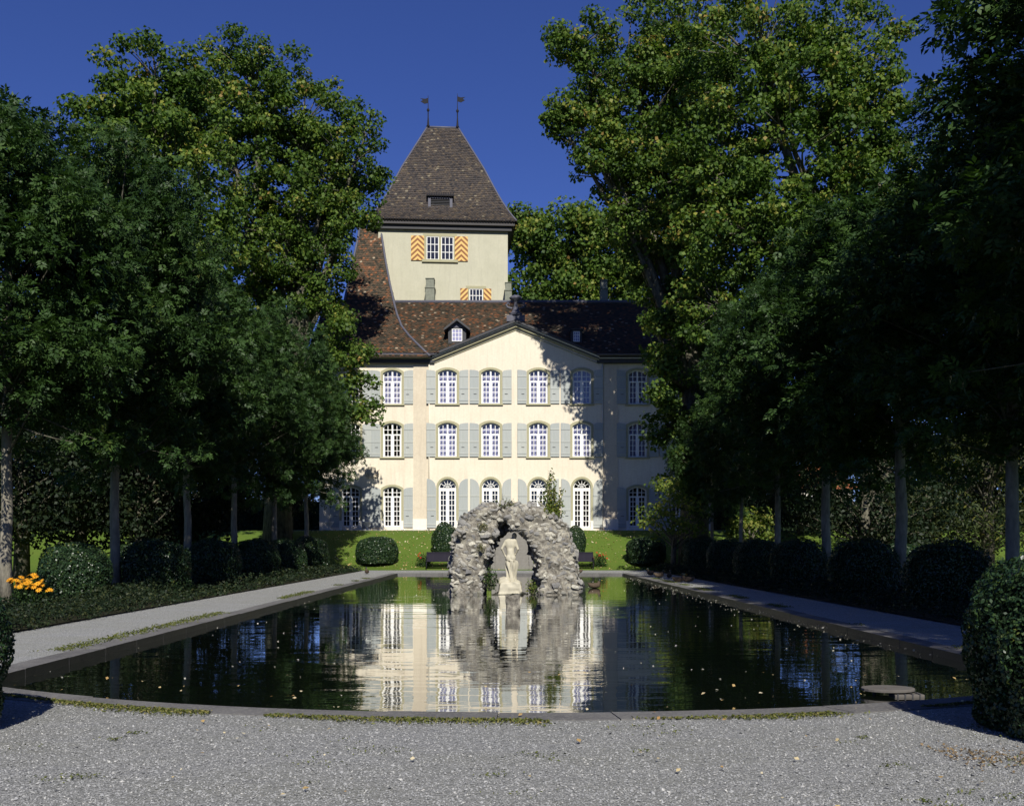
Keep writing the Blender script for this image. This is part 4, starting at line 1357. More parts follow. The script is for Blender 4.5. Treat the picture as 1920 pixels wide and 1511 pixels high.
# ------------------------------------------------------------------ big plane trees (lobes given in real metres at the tree's own distance)
def lobed_tree(name, label, cat, px, d, zb, lobes, per_m2, leaf, seed, leaf_mat, bark, trunk_r, group=None, clump_r=(0.5, 1.0), fork=None, density=1.0):
    """lobes: (px, py, radius px, extra depth) seen at distance d"""
    rs = np.random.RandomState(seed)
    base = P(px, 1000, d); bx = base.x
    t = thing(name, label, cat, (bx, d, zb), group)
    s = d/FPX
    cs = []; rr = []; lob = []
    for lx, ly, lr, dy in lobes:
        c_ = np.array(P(lx, ly, d)) + np.array([0, dy, 0]) - np.array([bx, d, zb]); Rr = lr*s
        lob.append((c_, Rr))
        nC = max(8, int(4.2*density*(Rr/1.05)**2))
        dd = rand_dirs(rs, nC); rad = (0.30 + 0.78*rs.rand(nC)**0.6)*Rr*0.95
        q = c_[None] + dd*rad[:,None]*np.array([1.0, 0.85, 1.0])
        cs.append(q); rr.append(rs.uniform(clump_r[0], clump_r[1], nC))
    cs = np.concatenate(cs); rr = np.concatenate(rr)
    v, rn = clump_leaves(rs, cs, rr, per_m2, leaf, 0.92, 0.35, 0.62)
    crown = obj('crown', np_mesh('crown', v.reshape(-1,3), 4, M[leaf_mat], rn), t); crown['kind'] = 'stuff'
    # trunk, limbs to the lobes, branches to the clumps
    mb = MB(); zf = fork if fork else 6.0
    top = np.mean([l[0] for l in lob], 0)
    main = [np.array([0,0,-0.4]), np.array([0.1,0,zf*0.5]), np.array([0.0,0.1,zf])]
    mb.tube(main, [trunk_r*1.25, trunk_r, trunk_r*0.85], 12)
    limbs = []
    for c_, Rr in lob:
        st = np.array([0,0.1,zf - 0.3 - rs.rand()*1.2]) if c_[2] > zf else np.array([0,0,max(2.0,c_[2]*0.8)])
        r0 = trunk_r*min(0.62, 0.25+Rr*0.07)
        mid = (st + c_)/2 + np.array([0,0,0.10*np.linalg.norm(c_-st)]) + rs.normal(size=3)*0.5
        pts = [(1-k)**2*st + 2*k*(1-k)*mid + k*k*c_ for k in np.linspace(0,1,9)]
        mb.tube(pts, list(np.linspace(r0, r0*0.25, 9)), 8, cap=False)
        limbs += [(p, r0*(1-0.75*k)) for p, k in zip(pts[2:], np.linspace(0.25,1,7))]
    LP = np.array([l[0] for l in limbs]); LR = np.array([l[1] for l in limbs])
    for q in cs[rs.rand(len(cs)) < 0.6]:
        k = np.argmin(np.sum((LP-q)**2,1) + np.where(LP[:,2] > q[2]+0.5, 6, 0))
        branch_to(mb, LP[k], q, min(0.09, LR[k]*0.5), 0.018, rs, 0.05, 5, 5)
    mb.build('trunk', M[bark], t, smooth=True)
    return t

GP = 'old plane trees round the castle'
lobed_tree('plane_tree', 'huge sunlit plane tree rising in front of the right wing of the castle', 'tree', 1300, 60.0, 0.3,
    [(1215,230,130,0),(1118,190,68,0),(1068,215,50,-1),(1045,240,26,-1),(1092,85,62,0),(1110,290,60,-1),(1150,330,80,-1),(1180,110,110,1),(1290,60,150,2),(1250,380,130,-1),(1178,450,60,0),(1255,520,85,0),(1222,620,36,-2),(1224,700,30,-2.5),(1226,760,22,-3),(1300,250,160,2),(1300,480,120,1),(1290,620,90,0),(1245,800,45,-1),(1265,880,45,-1),(1300,760,80,0)],
    95, 0.215, 21, 'leaf_plane', 'bark_dark', 0.75, GP, fork=11, density=1.45)
lobed_tree('plane_tree', 'broad plane tree, the tallest crown, above the avenue beside the tower gap', 'tree', 1640, 54.0, 0.2,
    [(1420,120,170,0),(1560,140,150,0),(1640,230,120,0),(1700,330,90,1),(1480,300,190,-1),(1600,420,150,0),(1400,450,150,-1),(1350,590,100,-1),(1500,540,140,0),(1630,580,120,0),(1680,500,110,0),(1340,330,110,0)],
    95, 0.215, 22, 'leaf_plane', 'bark_dark', 0.8, GP, fork=9, density=1.4)
lobed_tree('plane_tree', 'sunlit plane tree with arching branches against the tower roof and cream facade', 'tree', 520, 64.5, 2.0,
    [(480,170,112,0),(410,190,105,1),(570,230,105,0),(640,300,78,-1),(690,265,42,-1),(700,330,36,0),(560,360,120,0),(470,330,130,1),(620,430,82,-1),(655,400,60,0),(560,500,100,0),(620,560,62,-1),(640,640,46,-2),(670,700,44,-3),(690,750,36,-3.5),(700,790,22,-3.5),(460,500,120,0),(480,610,80,0),(350,620,110,1)],
    95, 0.215, 23, 'leaf_plane', 'bark_dark', 0.75, GP, fork=9, density=1.45)
lobed_tree('plane_tree', 'dusky olive plane tree crown behind the dark avenue trees, far from the castle', 'tree', 290, 52.0, 0.1,
    [(290,150,95,0),(240,190,85,0),(360,200,90,1),(220,290,110,0),(320,330,140,0),(190,420,120,0),(330,480,130,0),(240,560,120,0)],
    95, 0.215, 24, 'leaf_plane', 'bark_dark', 0.7, GP, fork=8, density=1.45)
lobed_tree('background_tree', 'bright green tree crown showing above the castle roof ridge behind the tower', 'tree', 1080, 100.0, 2.4,
    [(1075,450,75,0),(1010,470,60,0),(985,430,45,0),(1130,460,75,1),(1150,540,60,0),(1010,550,60,0),(1090,560,75,0),(1190,480,60,0),(950,420,35,2)],
    95, 0.36, 25, 'leaf_plane', 'bark_dark', 0.7, 'trees beyond the castle', clump_r=(1.1,1.9), fork=10, density=0.95)

# ------------------------------------------------------------------ avenue trees (shared meshes)
def row_tree_meshes(seed, H, cw):
    rs = np.random.RandomState(seed)
    zc = (3.9+H)/2; hz = (H-3.4)/2
    nC = 210
    d = rand_dirs(rs, nC); r = (0.30 + 0.70*rs.rand(nC)**0.6)
    sh = np.where(d[:,2] < 0, 1.0, 0.9)
    cs = np.stack([d[:,0]*cw*r*sh, d[:,1]*cw*r*sh, zc + d[:,2]*hz*r], 1)
    rr = rs.uniform(0.4, 0.95, nC)
    # a few drooping low sprays
    low = np.stack([rs.uniform(-cw*0.8,cw*0.8,14), rs.uniform(-cw*0.8,cw*0.8,14), rs.uniform(3.2,4.6,14)], 1)
    cs = np.concatenate([cs, low]); rr = np.concatenate([rr, rs.uniform(0.3,0.55,14)])
    v, rn = pinnate_leaves(rs, cs, rr, 78, 0.20, 0.125)
    crown = np_mesh('crown', v.reshape(-1,3), 4, M['leaf_row'], rn)
    mb = MB()
    pts = [np.array([0,0,-0.1]), np.array([rs.normal()*0.025,rs.normal()*0.025,1.2]), np.array([rs.normal()*0.035,rs.normal()*0.03,2.4]), np.array([0.0,0.02,3.6]), np.array([0.05,0,zc]), np.array([0,0,H*0.86])]
    mb.tube(pts, [0.175,0.14,0.13,0.12,0.09,0.03], 12)
    lm = MB()
    for q in cs[rs.rand(len(cs)) < 0.2]:
        z0 = min(max(3.5+rs.rand()*1.8, q[2]-1.6-rs.rand()), H*0.8)
        branch_to(lm, (0,0,z0), q, 0.035, 0.008, rs, 0.02, 5, 5)
    trunk = mb.mesh('trunk', M['bark_pale'], True)
    return crown, trunk, lm.mesh('limbs', M['bark_dark'], True)
ROW = [row_tree_meshes(31, 12.2, 3.3), row_tree_meshes(32, 13.0, 3.5), row_tree_meshes(33, 11.6, 3.2)]
rnd = random.Random(8)
def row_tree(x, y, k, s, label):
    t = thing('avenue_tree', label, 'tree', (x, y, float(terr(y))-0.02), 'clipped avenue trees along the pond', rnd.uniform(0, 6.28))
    t.scale = (s[0], s[0], s[1])
    c_ = obj('crown', ROW[k][0], t); c_['kind'] = 'stuff'
    obj('trunk', ROW[k][1], t); obj('limbs', ROW[k][2], t)['kind'] = 'stuff'
ordn = ['nearest', 'second', 'third', 'fourth', 'fifth', 'last']
for k, (y, x) in enumerate(((24.6,-12.0),(29.9,-11.45),(37.4,-11.7),(44.1,-11.75),(52.0,-11.8),(60.0,-11.75))):
    row_tree(x, y, k % 3, (1.0, (0.97,1.0,1.0,1.0,1.03,1.06)[k]), f'{ordn[k]} slim avenue tree from the front along the left path' if k else 'pale sunlit trunk and dark crown of the nearest avenue tree beside the orange flowers')
for k, (y, x) in enumerate(((23.8,11.75),(30.4,11.7),(37.6,11.7),(44.2,11.7),(51.0,11.7),(58.3,11.7))):
    row_tree(x, y, (k+1) % 3, ((1.12,1.28,1.22,1.0,0.74,0.74)[k], (0.92,1.0,1.02,0.98,0.95,0.85)[k]), f'{ordn[k]} slim avenue tree from the front along the shaded right path')
row_tree(-12.1, 9.0, 2, (1.0, 1.05), 'avenue tree on the left side, nearer to the camera than the orange flowers')
for k, y in enumerate((17.2, 10.4, 3.4)):  # avenue carried on mostly out of view, crowns widened to shade the right path
    row_tree(11.5, y, k % 3, (1.34, 1.12), f'avenue tree on the right side, {["one","two","three"][k]} places nearer than the big clipped bush')

# ------------------------------------------------------------------ clipped bushes
def bush_mesh(seed, n, rx, ry, h, leaf, p=2.6):
    rs = np.random.RandomState(seed)
    d = rand_dirs(rs, n); d[:,2] = np.abs(d[:,2])*1.0
    # points on a super-ellipsoid with a straight lower part
    zc = h*0.42; up = h - zc
    m = rs.rand(n) < 0.42
    k = (np.abs(d[:,0])**p + np.abs(d[:,1])**p + np.abs(d[:,2])**p)**(-1/p)
    pos = np.stack([d[:,0]*k*rx, d[:,1]*k*ry, zc + d[:,2]*k*up], 1)
    a = rs.rand(n)*2*math.pi
    ct, st = np.cos(a), np.sin(a); kk = (np.abs(ct)**p + np.abs(st)**p)**(-1/p)
    zz = rs.rand(n)*zc; tap = 0.82 + 0.18*np.sqrt(np.clip(zz/zc, 0, 1))
    side = np.stack([ct*kk*rx*tap, st*kk*ry*tap, zz], 1)
    pos = np.where(m[:,None], side, pos)
    nd = np.stack([pos[:,0]/rx**2, pos[:,1]/ry**2, np.where(m, 0, (pos[:,2]-zc)/up**2)], 1); nd /= np.linalg.norm(nd,axis=1)[:,None]+1e-9
    nz = vnoise(pos*3.0/max(rx,0.6)+seed) - 0.5; nz2 = vnoise(pos*9+seed)-0.5
    pos = pos + nd*(nz*0.13*rx + nz2*0.07 - rs.rand(n)**2*0.08)[:,None]
    nr = nd*0.9 + rs.normal(size=(n,3))*0.55
    ax = rs.normal(size=(n,3)) + nd*0.8 + np.array([0,0,0.5])
    L_ = leaf*rs.uniform(0.7,1.3,n)
    v = kites(pos, nr, ax, L_, L_*0.6, rs, 0.1)
    rn = np.clip(rs.rand(n)*0.75 + nz2*0.5 + 0.12, 0, 1)
    leaves = np_mesh('leaves', v.reshape(-1,3), 4, M['leaf_box'], rn)
    def f(u, w):
        a = u*2*math.pi; t = w
        ph = np.clip((t-0.4)/0.6, 0, 1)*math.pi/2
        ct, st = np.cos(a), np.sin(a); kk = (np.abs(ct)**p + np.abs(st)**p)**(-1/p)
        cr = np.cos(ph)**(2/p)*kk*0.90*np.where(t < 0.4, 0.84+0.16*np.sqrt(np.clip(t/0.4,0,1)), 1.0); z = np.where(t < 0.4, t/0.4*zc, zc + up*0.90*np.sin(ph)**(2/p))
        return np.stack([ct*rx*cr, st*ry*cr, z], 1)
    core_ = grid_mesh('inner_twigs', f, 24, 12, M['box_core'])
    return leaves, core_
BU = {'row': bush_mesh(41, 9000, 0.98, 0.98, 1.6, 0.062), 'lawn': bush_mesh(42, 9000, 1.25, 1.1, 1.68, 0.085), 'near': bush_mesh(43, 42000, 1.0, 1.0, 1.42, 0.036, 2.9),
      'cone': bush_mesh(44, 6000, 0.95, 0.9, 2.0, 0.085, 2.0)}
def bush(kind, x, y, label, s=(1,1,1), rz=0.0, group='clipped box bushes along the paths'):
    t = thing('clipped_bush', label, 'bush', (x, y, float(terr(y))), group, rz); t.scale = s
    l_ = obj('leaves', BU[kind][0], t); l_['kind'] = 'stuff'
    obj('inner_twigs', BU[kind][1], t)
rb = random.Random(4)
for k, (px, d, s) in enumerate(((1778,24.6,0.98),(1619,30.2,1.0),(1497,36.8,1.0),(1420,43.4,1.0),(1362,49.5,1.0),(1313,55.0,1.05))):
    bush('row', (px-VPX)*d/FPX, d, f'{ordn[k]} dark clipped bush from the front beside the shaded right path', (s*rb.uniform(.96,1.05), s, s*(0.98+0.03*k)), rb.uniform(0,6))
for k, (px, d, s) in enumerate(((140,27.0,0.95),(292,30.4,1.0),(402,37.2,1.0),(478,43.8,1.0),(535,49.6,1.0),(580,54.5,1.05))):
    bush('row', (px-VPX)*d/FPX, d, f'{ordn[k]} dark clipped bush from the front beside the sunlit left path', (s*rb.uniform(.96,1.05), s, s*(0.98+0.03*k)), rb.uniform(0,6))
bush('lawn', P(706,1060,60.6).x, 60.9, 'rounded green bush at the foot of the bank, left of the rock arch', (1,1,0.95), 0.3, 'bushes on the lawn bank')
bush('lawn', P(1212,1060,60.6).x, 60.9, 'rounded green bush at the foot of the bank, right of the rock arch', (0.94,1,0.95), 2.0, 'bushes on the lawn bank')
bush('cone', P(833,1060,61.6).x, 62.4, 'tall conical bush behind the bench on the left of the rock arch', (0.85,0.85,0.95), 0.0, 'bushes on the lawn bank')
bush('cone', P(1080,1060,61.6).x, 62.4, 'tall conical bush behind the bench on the right of the rock arch', (0.75,0.75,0.86), 1.0, 'bushes on the lawn bank')
bush('near', 4.68, 7.75, 'large glossy clipped bush closest to the camera at the right edge', (1.04,1.04,1.0), 0.2, 'big bushes flanking the forecourt')
bush('near', -4.96, 7.75, 'large clipped bush cut off by the left edge of the picture', (1.0,1.0,0.95), 1.2, 'big bushes flanking the forecourt')
bush('row', P(1680,1050,42).x, 42.0, 'pale rounded bush on the far lawn between the right avenue trunks', (1.2,1.2,0.95), 0.5, 'bushes on the far lawns')
bush('row', P(226,1050,42).x, 43.5, 'greyish rounded bush on the far lawn behind the second left trunk', (1.0,1.0,0.95), 0.9, 'bushes on the far lawns')

# ------------------------------------------------------------------ background trees and shrubs
def shrub(name, label, cat, x, y, rx, h, seed, mat, n=60, per=90, leaf=0.16, group=None, zlow=0.25, aspect=0.6):
    rs = np.random.RandomState(seed)
    t = thing(name, label, cat, (x, y, float(terr(y))), group)
    d = rand_dirs(rs, n); r = 0.35+0.65*rs.rand(n)**0.5
    cs = np.stack([d[:,0]*rx*r, d[:,1]*rx*r, h*(zlow+(1-zlow)/2) + d[:,2]*h*(1-zlow)/2*r], 1)
    rr = rs.uniform(0.14, 0.27, n)*min(rx*1.6, h*0.8)
    v, rn = clump_leaves(rs, cs, rr, per, leaf, aspect, 0.35, 0.7)
    c_ = obj('crown', np_mesh('crown', v.reshape(-1,3), 4, M[mat], rn), t); c_['kind'] = 'stuff'
    mb = MB(); mb.tube([(0,0,-0.3),(0.05,0,h*0.3),(0,0.05,h*0.7)], [rx*0.07+.05, rx*0.05+.04, 0.03], 8)
    for q in cs[rs.rand(n) < 0.4]: branch_to(mb, (0,0,max(0.1,q[2]*0.5)), q, 0.06, 0.015, rs, 0.02, 4, 5)
    mb.build('trunk', M['bark_dark'], t, smooth=True)
    return t
GB = 'dark trees closing the garden'
for k, (px, d, rx, h, mt, lab) in enumerate((
    (40, 44, 4.5, 9.0, 'leaf_painted_shade', 'dark broad tree filling the gap behind the nearest left trunk'),
    (150, 47, 4.2, 8.5, 'leaf_painted_shade', 'dark tree behind the orange flowers and second left trunk'),
    (262, 47, 3.6, 9, 'leaf_painted_shade', 'deep shadowed tree behind the second and third left trunks'),
    (345, 49.5, 3.2, 8, 'leaf_painted_shade', 'deep shadowed tree behind the third left trunk'),
    (415, 84, 4.0, 5, 'leaf_painted_shade', 'shadowed tree beyond the lawn behind the fourth left trunk'),
    (1405, 84, 4.0, 6, 'leaf_painted_shade', 'shadowed tree beyond the bank behind the fourth right trunk'),
    (1500, 66, 3.0, 4.2, 'leaf_painted_shade', 'loose dark shrub below the small orange-roofed house'),
    (1620, 49, 3.8, 8, 'leaf_painted_shade', 'mixed dark shrubbery tree between the third and second right trunks'),
    (1740, 55, 4.6, 8, 'leaf_painted_shade', 'grey-green shrubbery right of the second right trunk'),
    (1850, 52, 5.0, 11, 'leaf_conifer', 'spreading yellow-tipped conifer by the nearest right trunk'),
    (1960, 50, 5.0, 12, 'leaf_conifer', 'dark conifer at the right edge behind the big bush'),
    (-60, 42, 5.0, 11, 'leaf_painted_shade', 'dark tree at the left edge beyond the planting bed'))):
    shrub('background_tree', lab, 'tree', (px-VPX)*d/FPX, d, rx, h, 60+k, mt, 75, 95, 0.22 if mt == 'leaf_painted_shade' else 0.30, GB, 0.06, 0.6 if mt == 'leaf_painted_shade' else 0.28)
for k, (px, d, rx, h, lab) in enumerate(((1405, 58.5, 1.4, 3.6, 'bright yellow-green young tree catching sun between the right trunks'), (1262, 56.0, 1.9, 5.2, 'sunlit light green sapling hanging in front of the right castle wing'), (545, 66, 1.6, 3.2, 'small greyish shrub on the terrace left of the castle'))):
    shrub('young_tree', lab, 'tree', (px-VPX)*d/FPX, d, rx, h, 80+k, 'leaf_bright' if k < 2 else 'leaf_painted_shade', 34, 40, 0.20, None, 0.30, 0.8)

def woodland(x0, x1, y0, y1, h, n, seed):
    rs = np.random.RandomState(seed)
    x = rs.uniform(x0, x1, n); y = rs.uniform(y0, y1, n)
    top = h*(0.62 + 0.6*vnoise(np.stack([x*0.22+seed, y*0.1, x*0], 1)))
    z = terr(y) - 0.2 + top*rs.rand(n)**0.7
    nr = rs.normal(size=(n,3))*0.6 + np.array([0,-0.4,0.4]); L_ = 0.7*rs.uniform(.6,1.3,n)
    return kites(np.stack([x,y,z],1), nr, rs.normal(size=(n,3)), L_, L_*0.7, rs), np.clip(rs.rand(n)*0.7 + 0.3*vnoise(np.stack([x*.5,y*.5,z*.5],1)), 0, 1)
ws = [woodland(-95, -27, 84, 96, 11, 26000, 1), woodland(-27, -15, 84, 92, 3.0, 3000, 2), woodland(15, 21, 84, 96, 6, 4000, 2), woodland(21, 33, 84, 96, 3.0, 3000, 3), woodland(33, 100, 80, 96, 12, 24000, 4)]
o = obj('far_woodland', np_mesh('far_woodland', np.concatenate([w_[0] for w_ in ws]).reshape(-1,3), 4, M['leaf_painted_shade'], np.concatenate([w_[1] for w_ in ws])))
tag(o, kind='stuff')

def hedge(x0, x1, y, h, w, label, seed):
    rs = np.random.RandomState(seed); z0 = float(terr(y))
    t = thing('hedge', label, 'hedge', ((x0+x1)/2, y, z0), 'tall hedges closing the lawns'); L2 = (x1-x0)/2
    n = int((x1-x0)*h*55)
    x = rs.uniform(-L2, L2, n); z = rs.rand(n)*h; yy = -w/2 + (vnoise(np.stack([x*0.8, z*0.8, x*0+seed],1))-0.5)*0.7 + rs.rand(n)*0.15
    top = rs.rand(n) < 0.2; yy = np.where(top, rs.uniform(-w/2, w/2, n), yy); z = np.where(top, h + (vnoise(np.stack([x*0.7, yy, x*0],1))-0.5)*0.8, z)
    L_ = 0.26*rs.uniform(.6,1.3,n)
    l_ = obj('leaves', np_mesh('leaves', kites(np.stack([x,yy,z],1), rs.normal(size=(n,3))*0.6+np.array([0,-.6,.4]), rs.normal(size=(n,3)), L_, L_*0.6, rs).reshape(-1,3), 4, M['leaf_painted_shade'], rs.rand(n)*0.9), t); l_['kind'] = 'stuff'
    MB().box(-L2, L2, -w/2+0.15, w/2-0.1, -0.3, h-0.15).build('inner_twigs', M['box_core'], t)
hedge(-75, -14.5, 81, 2.6, 1.8, 'long tall dark hedge behind the left avenue beside the castle', 1)
hedge(14.5, 25, 81, 2.6, 1.8, 'tall dark hedge behind the right avenue beside the castle', 2)
hedge(26, 80, 78, 2.4, 1.8, 'long dark hedge below the distant orange roof', 3)

# small house far right
hp = P(1548, 915, 120); hb = float(terr(120))
house = thing('distant_house', 'small house with orange tiled roof glimpsed between the right avenue trunks', 'house', (hp.x, 120, hb))
hz = hp.z - hb
MB().box(-3.2, 3.2, 0, 7, -0.5, hz).build('wall', M['house_wall'], house)
MB().add([(-3.8,-0.6,hz-0.1),(3.8,-0.6,hz-0.1),(3.8,7.6,hz-0.1),(-3.8,7.6,hz-0.1),(-1.4,3.5,hz+3.0),(1.4,3.5,hz+3.0)], [(0,1,5,4),(1,2,5),(2,3,4,5),(3,0,4),(3,2,1,0)]).build('roof', M['house_roof'], house)
for x in (-1.8, 0, 1.8):
    w_ = MB().box(x-.45, x+.45, -0.05, 0.05, hz-2.2, hz-0.9).build('window', M['white'], house)
    MB().box(x-.38, x+.38, -0.07, -0.04, hz-2.12, hz-0.98).build('pane', M['darkglass'], w_)

# ------------------------------------------------------------------ ground cover, flowers, plants on the arch
def scatter_obj(name, v, rn, mat, kind='stuff', parent=None, loc=None):
    o = obj(name, np_mesh(name, v.reshape(-1,3), 4, M[mat], rn), parent, loc)
    if kind: o['kind'] = kind
    return o
rs = np.random.RandomState(77)
def bed_cover(x0, x1, y0, y1, n, hmax, leaf, mat, seed):
    rs = np.random.RandomState(seed)
    x = rs.uniform(x0, x1, n); y = rs.uniform(y0, y1, n)
    hh = hmax*np.clip(vnoise(np.stack([x*0.9, y*0.9, x*0+seed], 1))*1.6-0.35, 0.08, 1)
    z = 0.03 + hh*rs.rand(n)**0.6
    pos = np.stack([x, y, z], 1)
    nr = rs.normal(size=(n,3))*0.6 + np.array([0,-0.2,0.8]); ax = rs.normal(size=(n,3)) + np.array([0,0,0.4])
    L_ = leaf*rs.uniform(0.6,1.3,n)
    return kites(pos, nr, ax, L_, L_*0.6, rs), rs.rand(n)
for (x0, x1, y0, y1, n, h_, lf, mt, sd_) in ((-13.4,-8.05,14,27,30000,0.45,0.065,'leaf_painted_shade',1), (-13.4,-8.1,27,58,22000,0.45,0.11,'leaf_painted_shade',2), (8.05,13.4,13,30,16000,0.40,0.08,'leaf_painted_shade',3), (8.1,13.4,30,58,16000,0.45,0.11,'leaf_painted_shade',4)):
    v, rn = bed_cover(x0, x1, y0, y1, n, h_, lf, mt, sd_)
    scatter_obj('ground_cover', v, rn, mt)

def flower_plant(name, label, cat, x, y, rx, h, seed, petal, nf, fsize, n=900, leaf=0.07, group=None):
    rs = np.random.RandomState(seed)
    t = thing(name, label, cat, (x, y, float(terr(y))+0.02), group)
    d = rand_dirs(rs, n); r = rs.rand(n)**0.5
    pos = np.stack([d[:,0]*r*rx, d[:,1]*r*rx*0.7, np.abs(d[:,2])*r*h*0.85], 1)
    L_ = leaf*rs.uniform(.7,1.3,n)
    l_ = scatter_obj('leaves', kites(pos, rs.normal(size=(n,3))+np.array([0,-.3,.6]), rs.normal(size=(n,3)), L_, L_*0.5, rs), rs.rand(n)*0.8, 'leaf_row', 'stuff', t)
    # flower heads: rings of petals on stems
    vs = []; rn = []; mb = MB()
    for k in range(nf):
        a = rs.uniform(0, 6.28); q = rs.rand()**0.6
        c_ = np.array([math.cos(a)*q*rx*1.05, math.sin(a)*q*rx*0.6-0.05, h*(0.72+0.33*rs.rand()) - 0.25*h*q])
        mb.tube([(c_[0]*0.5, c_[1]*0.5, 0.0), tuple(c_)], 0.008, 4, cap=False)
        m = 9; an = np.arange(m)*2*math.pi/m + rs.rand()
        tilt = np.array([rs.normal()*0.3, -0.5+rs.normal()*0.2, 0.8]); tilt /= np.linalg.norm(tilt)
        u_ = np.cross(tilt, [1,0,0]); u_ /= np.linalg.norm(u_); w_ = np.cross(tilt, u_)
        dirs = np.cos(an)[:,None]*u_ + np.sin(an)[:,None]*w_ - 0.35*tilt
        vs.append(kites(c_[None]+dirs*fsize*0.5, np.repeat(tilt[None],m,0), dirs, np.full(m,fsize), np.full(m,fsize*0.45), rs, 0.02)); rn.append(rs.rand(m))
    mb.build('stems', M['box_core'], t)
    f_ = scatter_obj('flowers', np.concatenate(vs), np.concatenate(rn), petal, 'stuff', t)
fp = P(57, 1118, 26)
flower_plant('flower_clump', 'orange-yellow daisy-like flowers beside the nearest pale trunk', 'flowers', P(57,1118,23.2).x, 23.2, 0.50, 0.80, 5, 'yellow', 46, 0.08)
for px, s_ in ((794, 'left'), (1124, 'right')):
    flower_plant('geranium', f'red geranium at the outer end of the {s_} bench', 'flowers', P(px,1060,60).x, 60.3, 0.55, 0.85, 6+(px > 900), 'red', 16, 0.07, 700, 0.09, 'geraniums beside the benches')

# moss, tufts and shoots on the arch: parts of separate plants
def arch_plant(label, c_, rx, h, seed, n, leaf, mat, stems):
    rs = np.random.RandomState(seed)
    t = thing('arch_plant', label, 'plant', (gx+c_[0], GD+c_[1], WZ+c_[2]), 'plants growing on the rock arch')
    vs = []; rn = []; mb = MB()
    for k in range(stems):
        a = rs.uniform(0, 6.28); q = rs.rand()**0.7; tip = np.array([math.cos(a)*q*rx, math.sin(a)*q*rx*0.6, h*(1-0.6*q)*rs.uniform(0.55,1)])
        b_ = np.array([tip[0]*0.25, tip[1]*0.25, -0.1])
        mb.tube([b_, (b_+tip)/2+np.array([0,0,0.05*h]), tip], [0.014,0.010,0.004], 4, cap=False)
        m = max(4, n//stems); tt = rs.rand(m)**0.7
        pos = b_+(tip-b_)*tt[:,None] + rs.normal(size=(m,3))*0.05
        L_ = leaf*rs.uniform(.6,1.3,m)
        vs.append(kites(pos, rs.normal(size=(m,3))+np.array([0,-.4,.4]), rs.normal(size=(m,3)), L_, L_*0.6, rs)); rn.append(rs.rand(m))
    mb.build('stems', M['bark_dark'], t)
    scatter_obj('leaves', np.concatenate(vs), np.concatenate(rn), mat, 'stuff', t)
arch_plant('tall leafy shoots growing from the top right of the rock arch', (1.22, -0.2, 2.35), 0.48, 1.65, 1, 1300, 0.085, 'leaf_bright', 22)
arch_plant('dense dark ivy cushion under the shoots on the rock arch', (1.1, -0.5, 2.3), 0.6, 0.55, 2, 1300, 0.075, 'leaf_bright', 28)
arch_plant('sparse thin weeds on the crest of the rock arch', (-0.35, -0.3, 2.74), 0.55, 0.5, 3, 200, 0.05, 'leaf_bright', 14)
arch_plant('green fern tuft at the inner foot of the left arch pier', (-0.72, -0.75, 0.25), 0.25, 0.75, 4, 420, 0.07, 'leaf_row', 18)
arch_plant('low mossy weeds at the inner foot of the right arch pier', (0.58, -0.75, 0.12), 0.28, 0.42, 5, 300, 0.06, 'leaf_bright', 14)
arch_plant('small moss tuft high on the left arch pier', (-1.0, -0.98, 1.45), 0.14, 0.16, 6, 120, 0.05, 'moss', 12)
arch_plant('small moss tuft under the left shoulder of the rock arch', (-0.95, -0.85, 2.1), 0.2, 0.14, 7, 130, 0.05, 'moss', 12)

# moss along the coping, pebbles, fallen and floating leaves
def band_moss(n, seed):
    rs = np.random.RandomState(seed)
    x = rs.uniform(-5.9, 6.2, n); off = COPW + np.abs(rs.normal(0.0, 0.11, n))*(0.4+1.2*vnoise(np.stack([x*0.9, x*0, x*0+4],1))); y = arc_y(x, 0) - off + 0.02
    m = vnoise(np.stack([x*1.7, y*3, x*0], 1)) > 0.42
    x = x[m]; y = y[m]; k = len(x)
    pos = np.stack([x, y, 0.01+rs.rand(k)*0.014], 1)
    L_ = 0.030*rs.uniform(.6,1.4,k)
    return kites(pos, rs.normal(size=(k,3))*0.5+np.array([0,-.3,.9]), rs.normal(size=(k,3))+np.array([0,0,.5]), L_, L_*0.4, rs), rs.rand(k)
v, rn = band_moss(9000, 1); scatter_obj('moss', v, rn, 'moss')
def side_moss(xc, n, seed):
    rs = np.random.RandomState(seed)
    y = rs.uniform(11, 45, n); x = xc + rs.normal(0, 0.10, n)
    m = vnoise(np.stack([x*0.5, y*0.7, x*0+seed], 1)) > 0.58
    x = x[m]; y = y[m]; k = len(x)
    L_ = 0.045*rs.uniform(.6,1.4,k)
    return kites(np.stack([x, y, 0.012+rs.rand(k)*0.02], 1), rs.normal(size=(k,3))*0.5+np.array([0,-.3,.9]), rs.normal(size=(k,3))+np.array([0,0,.5]), L_, L_*0.4, rs), rs.rand(k)*0.7
v, rn = side_moss(PL-COPW-0.12, 6000, 2); scatter_obj('moss', v, rn, 'moss')
v, rn = side_moss(PR+COPW+0.12, 6000, 3); scatter_obj('moss', v, rn, 'moss')

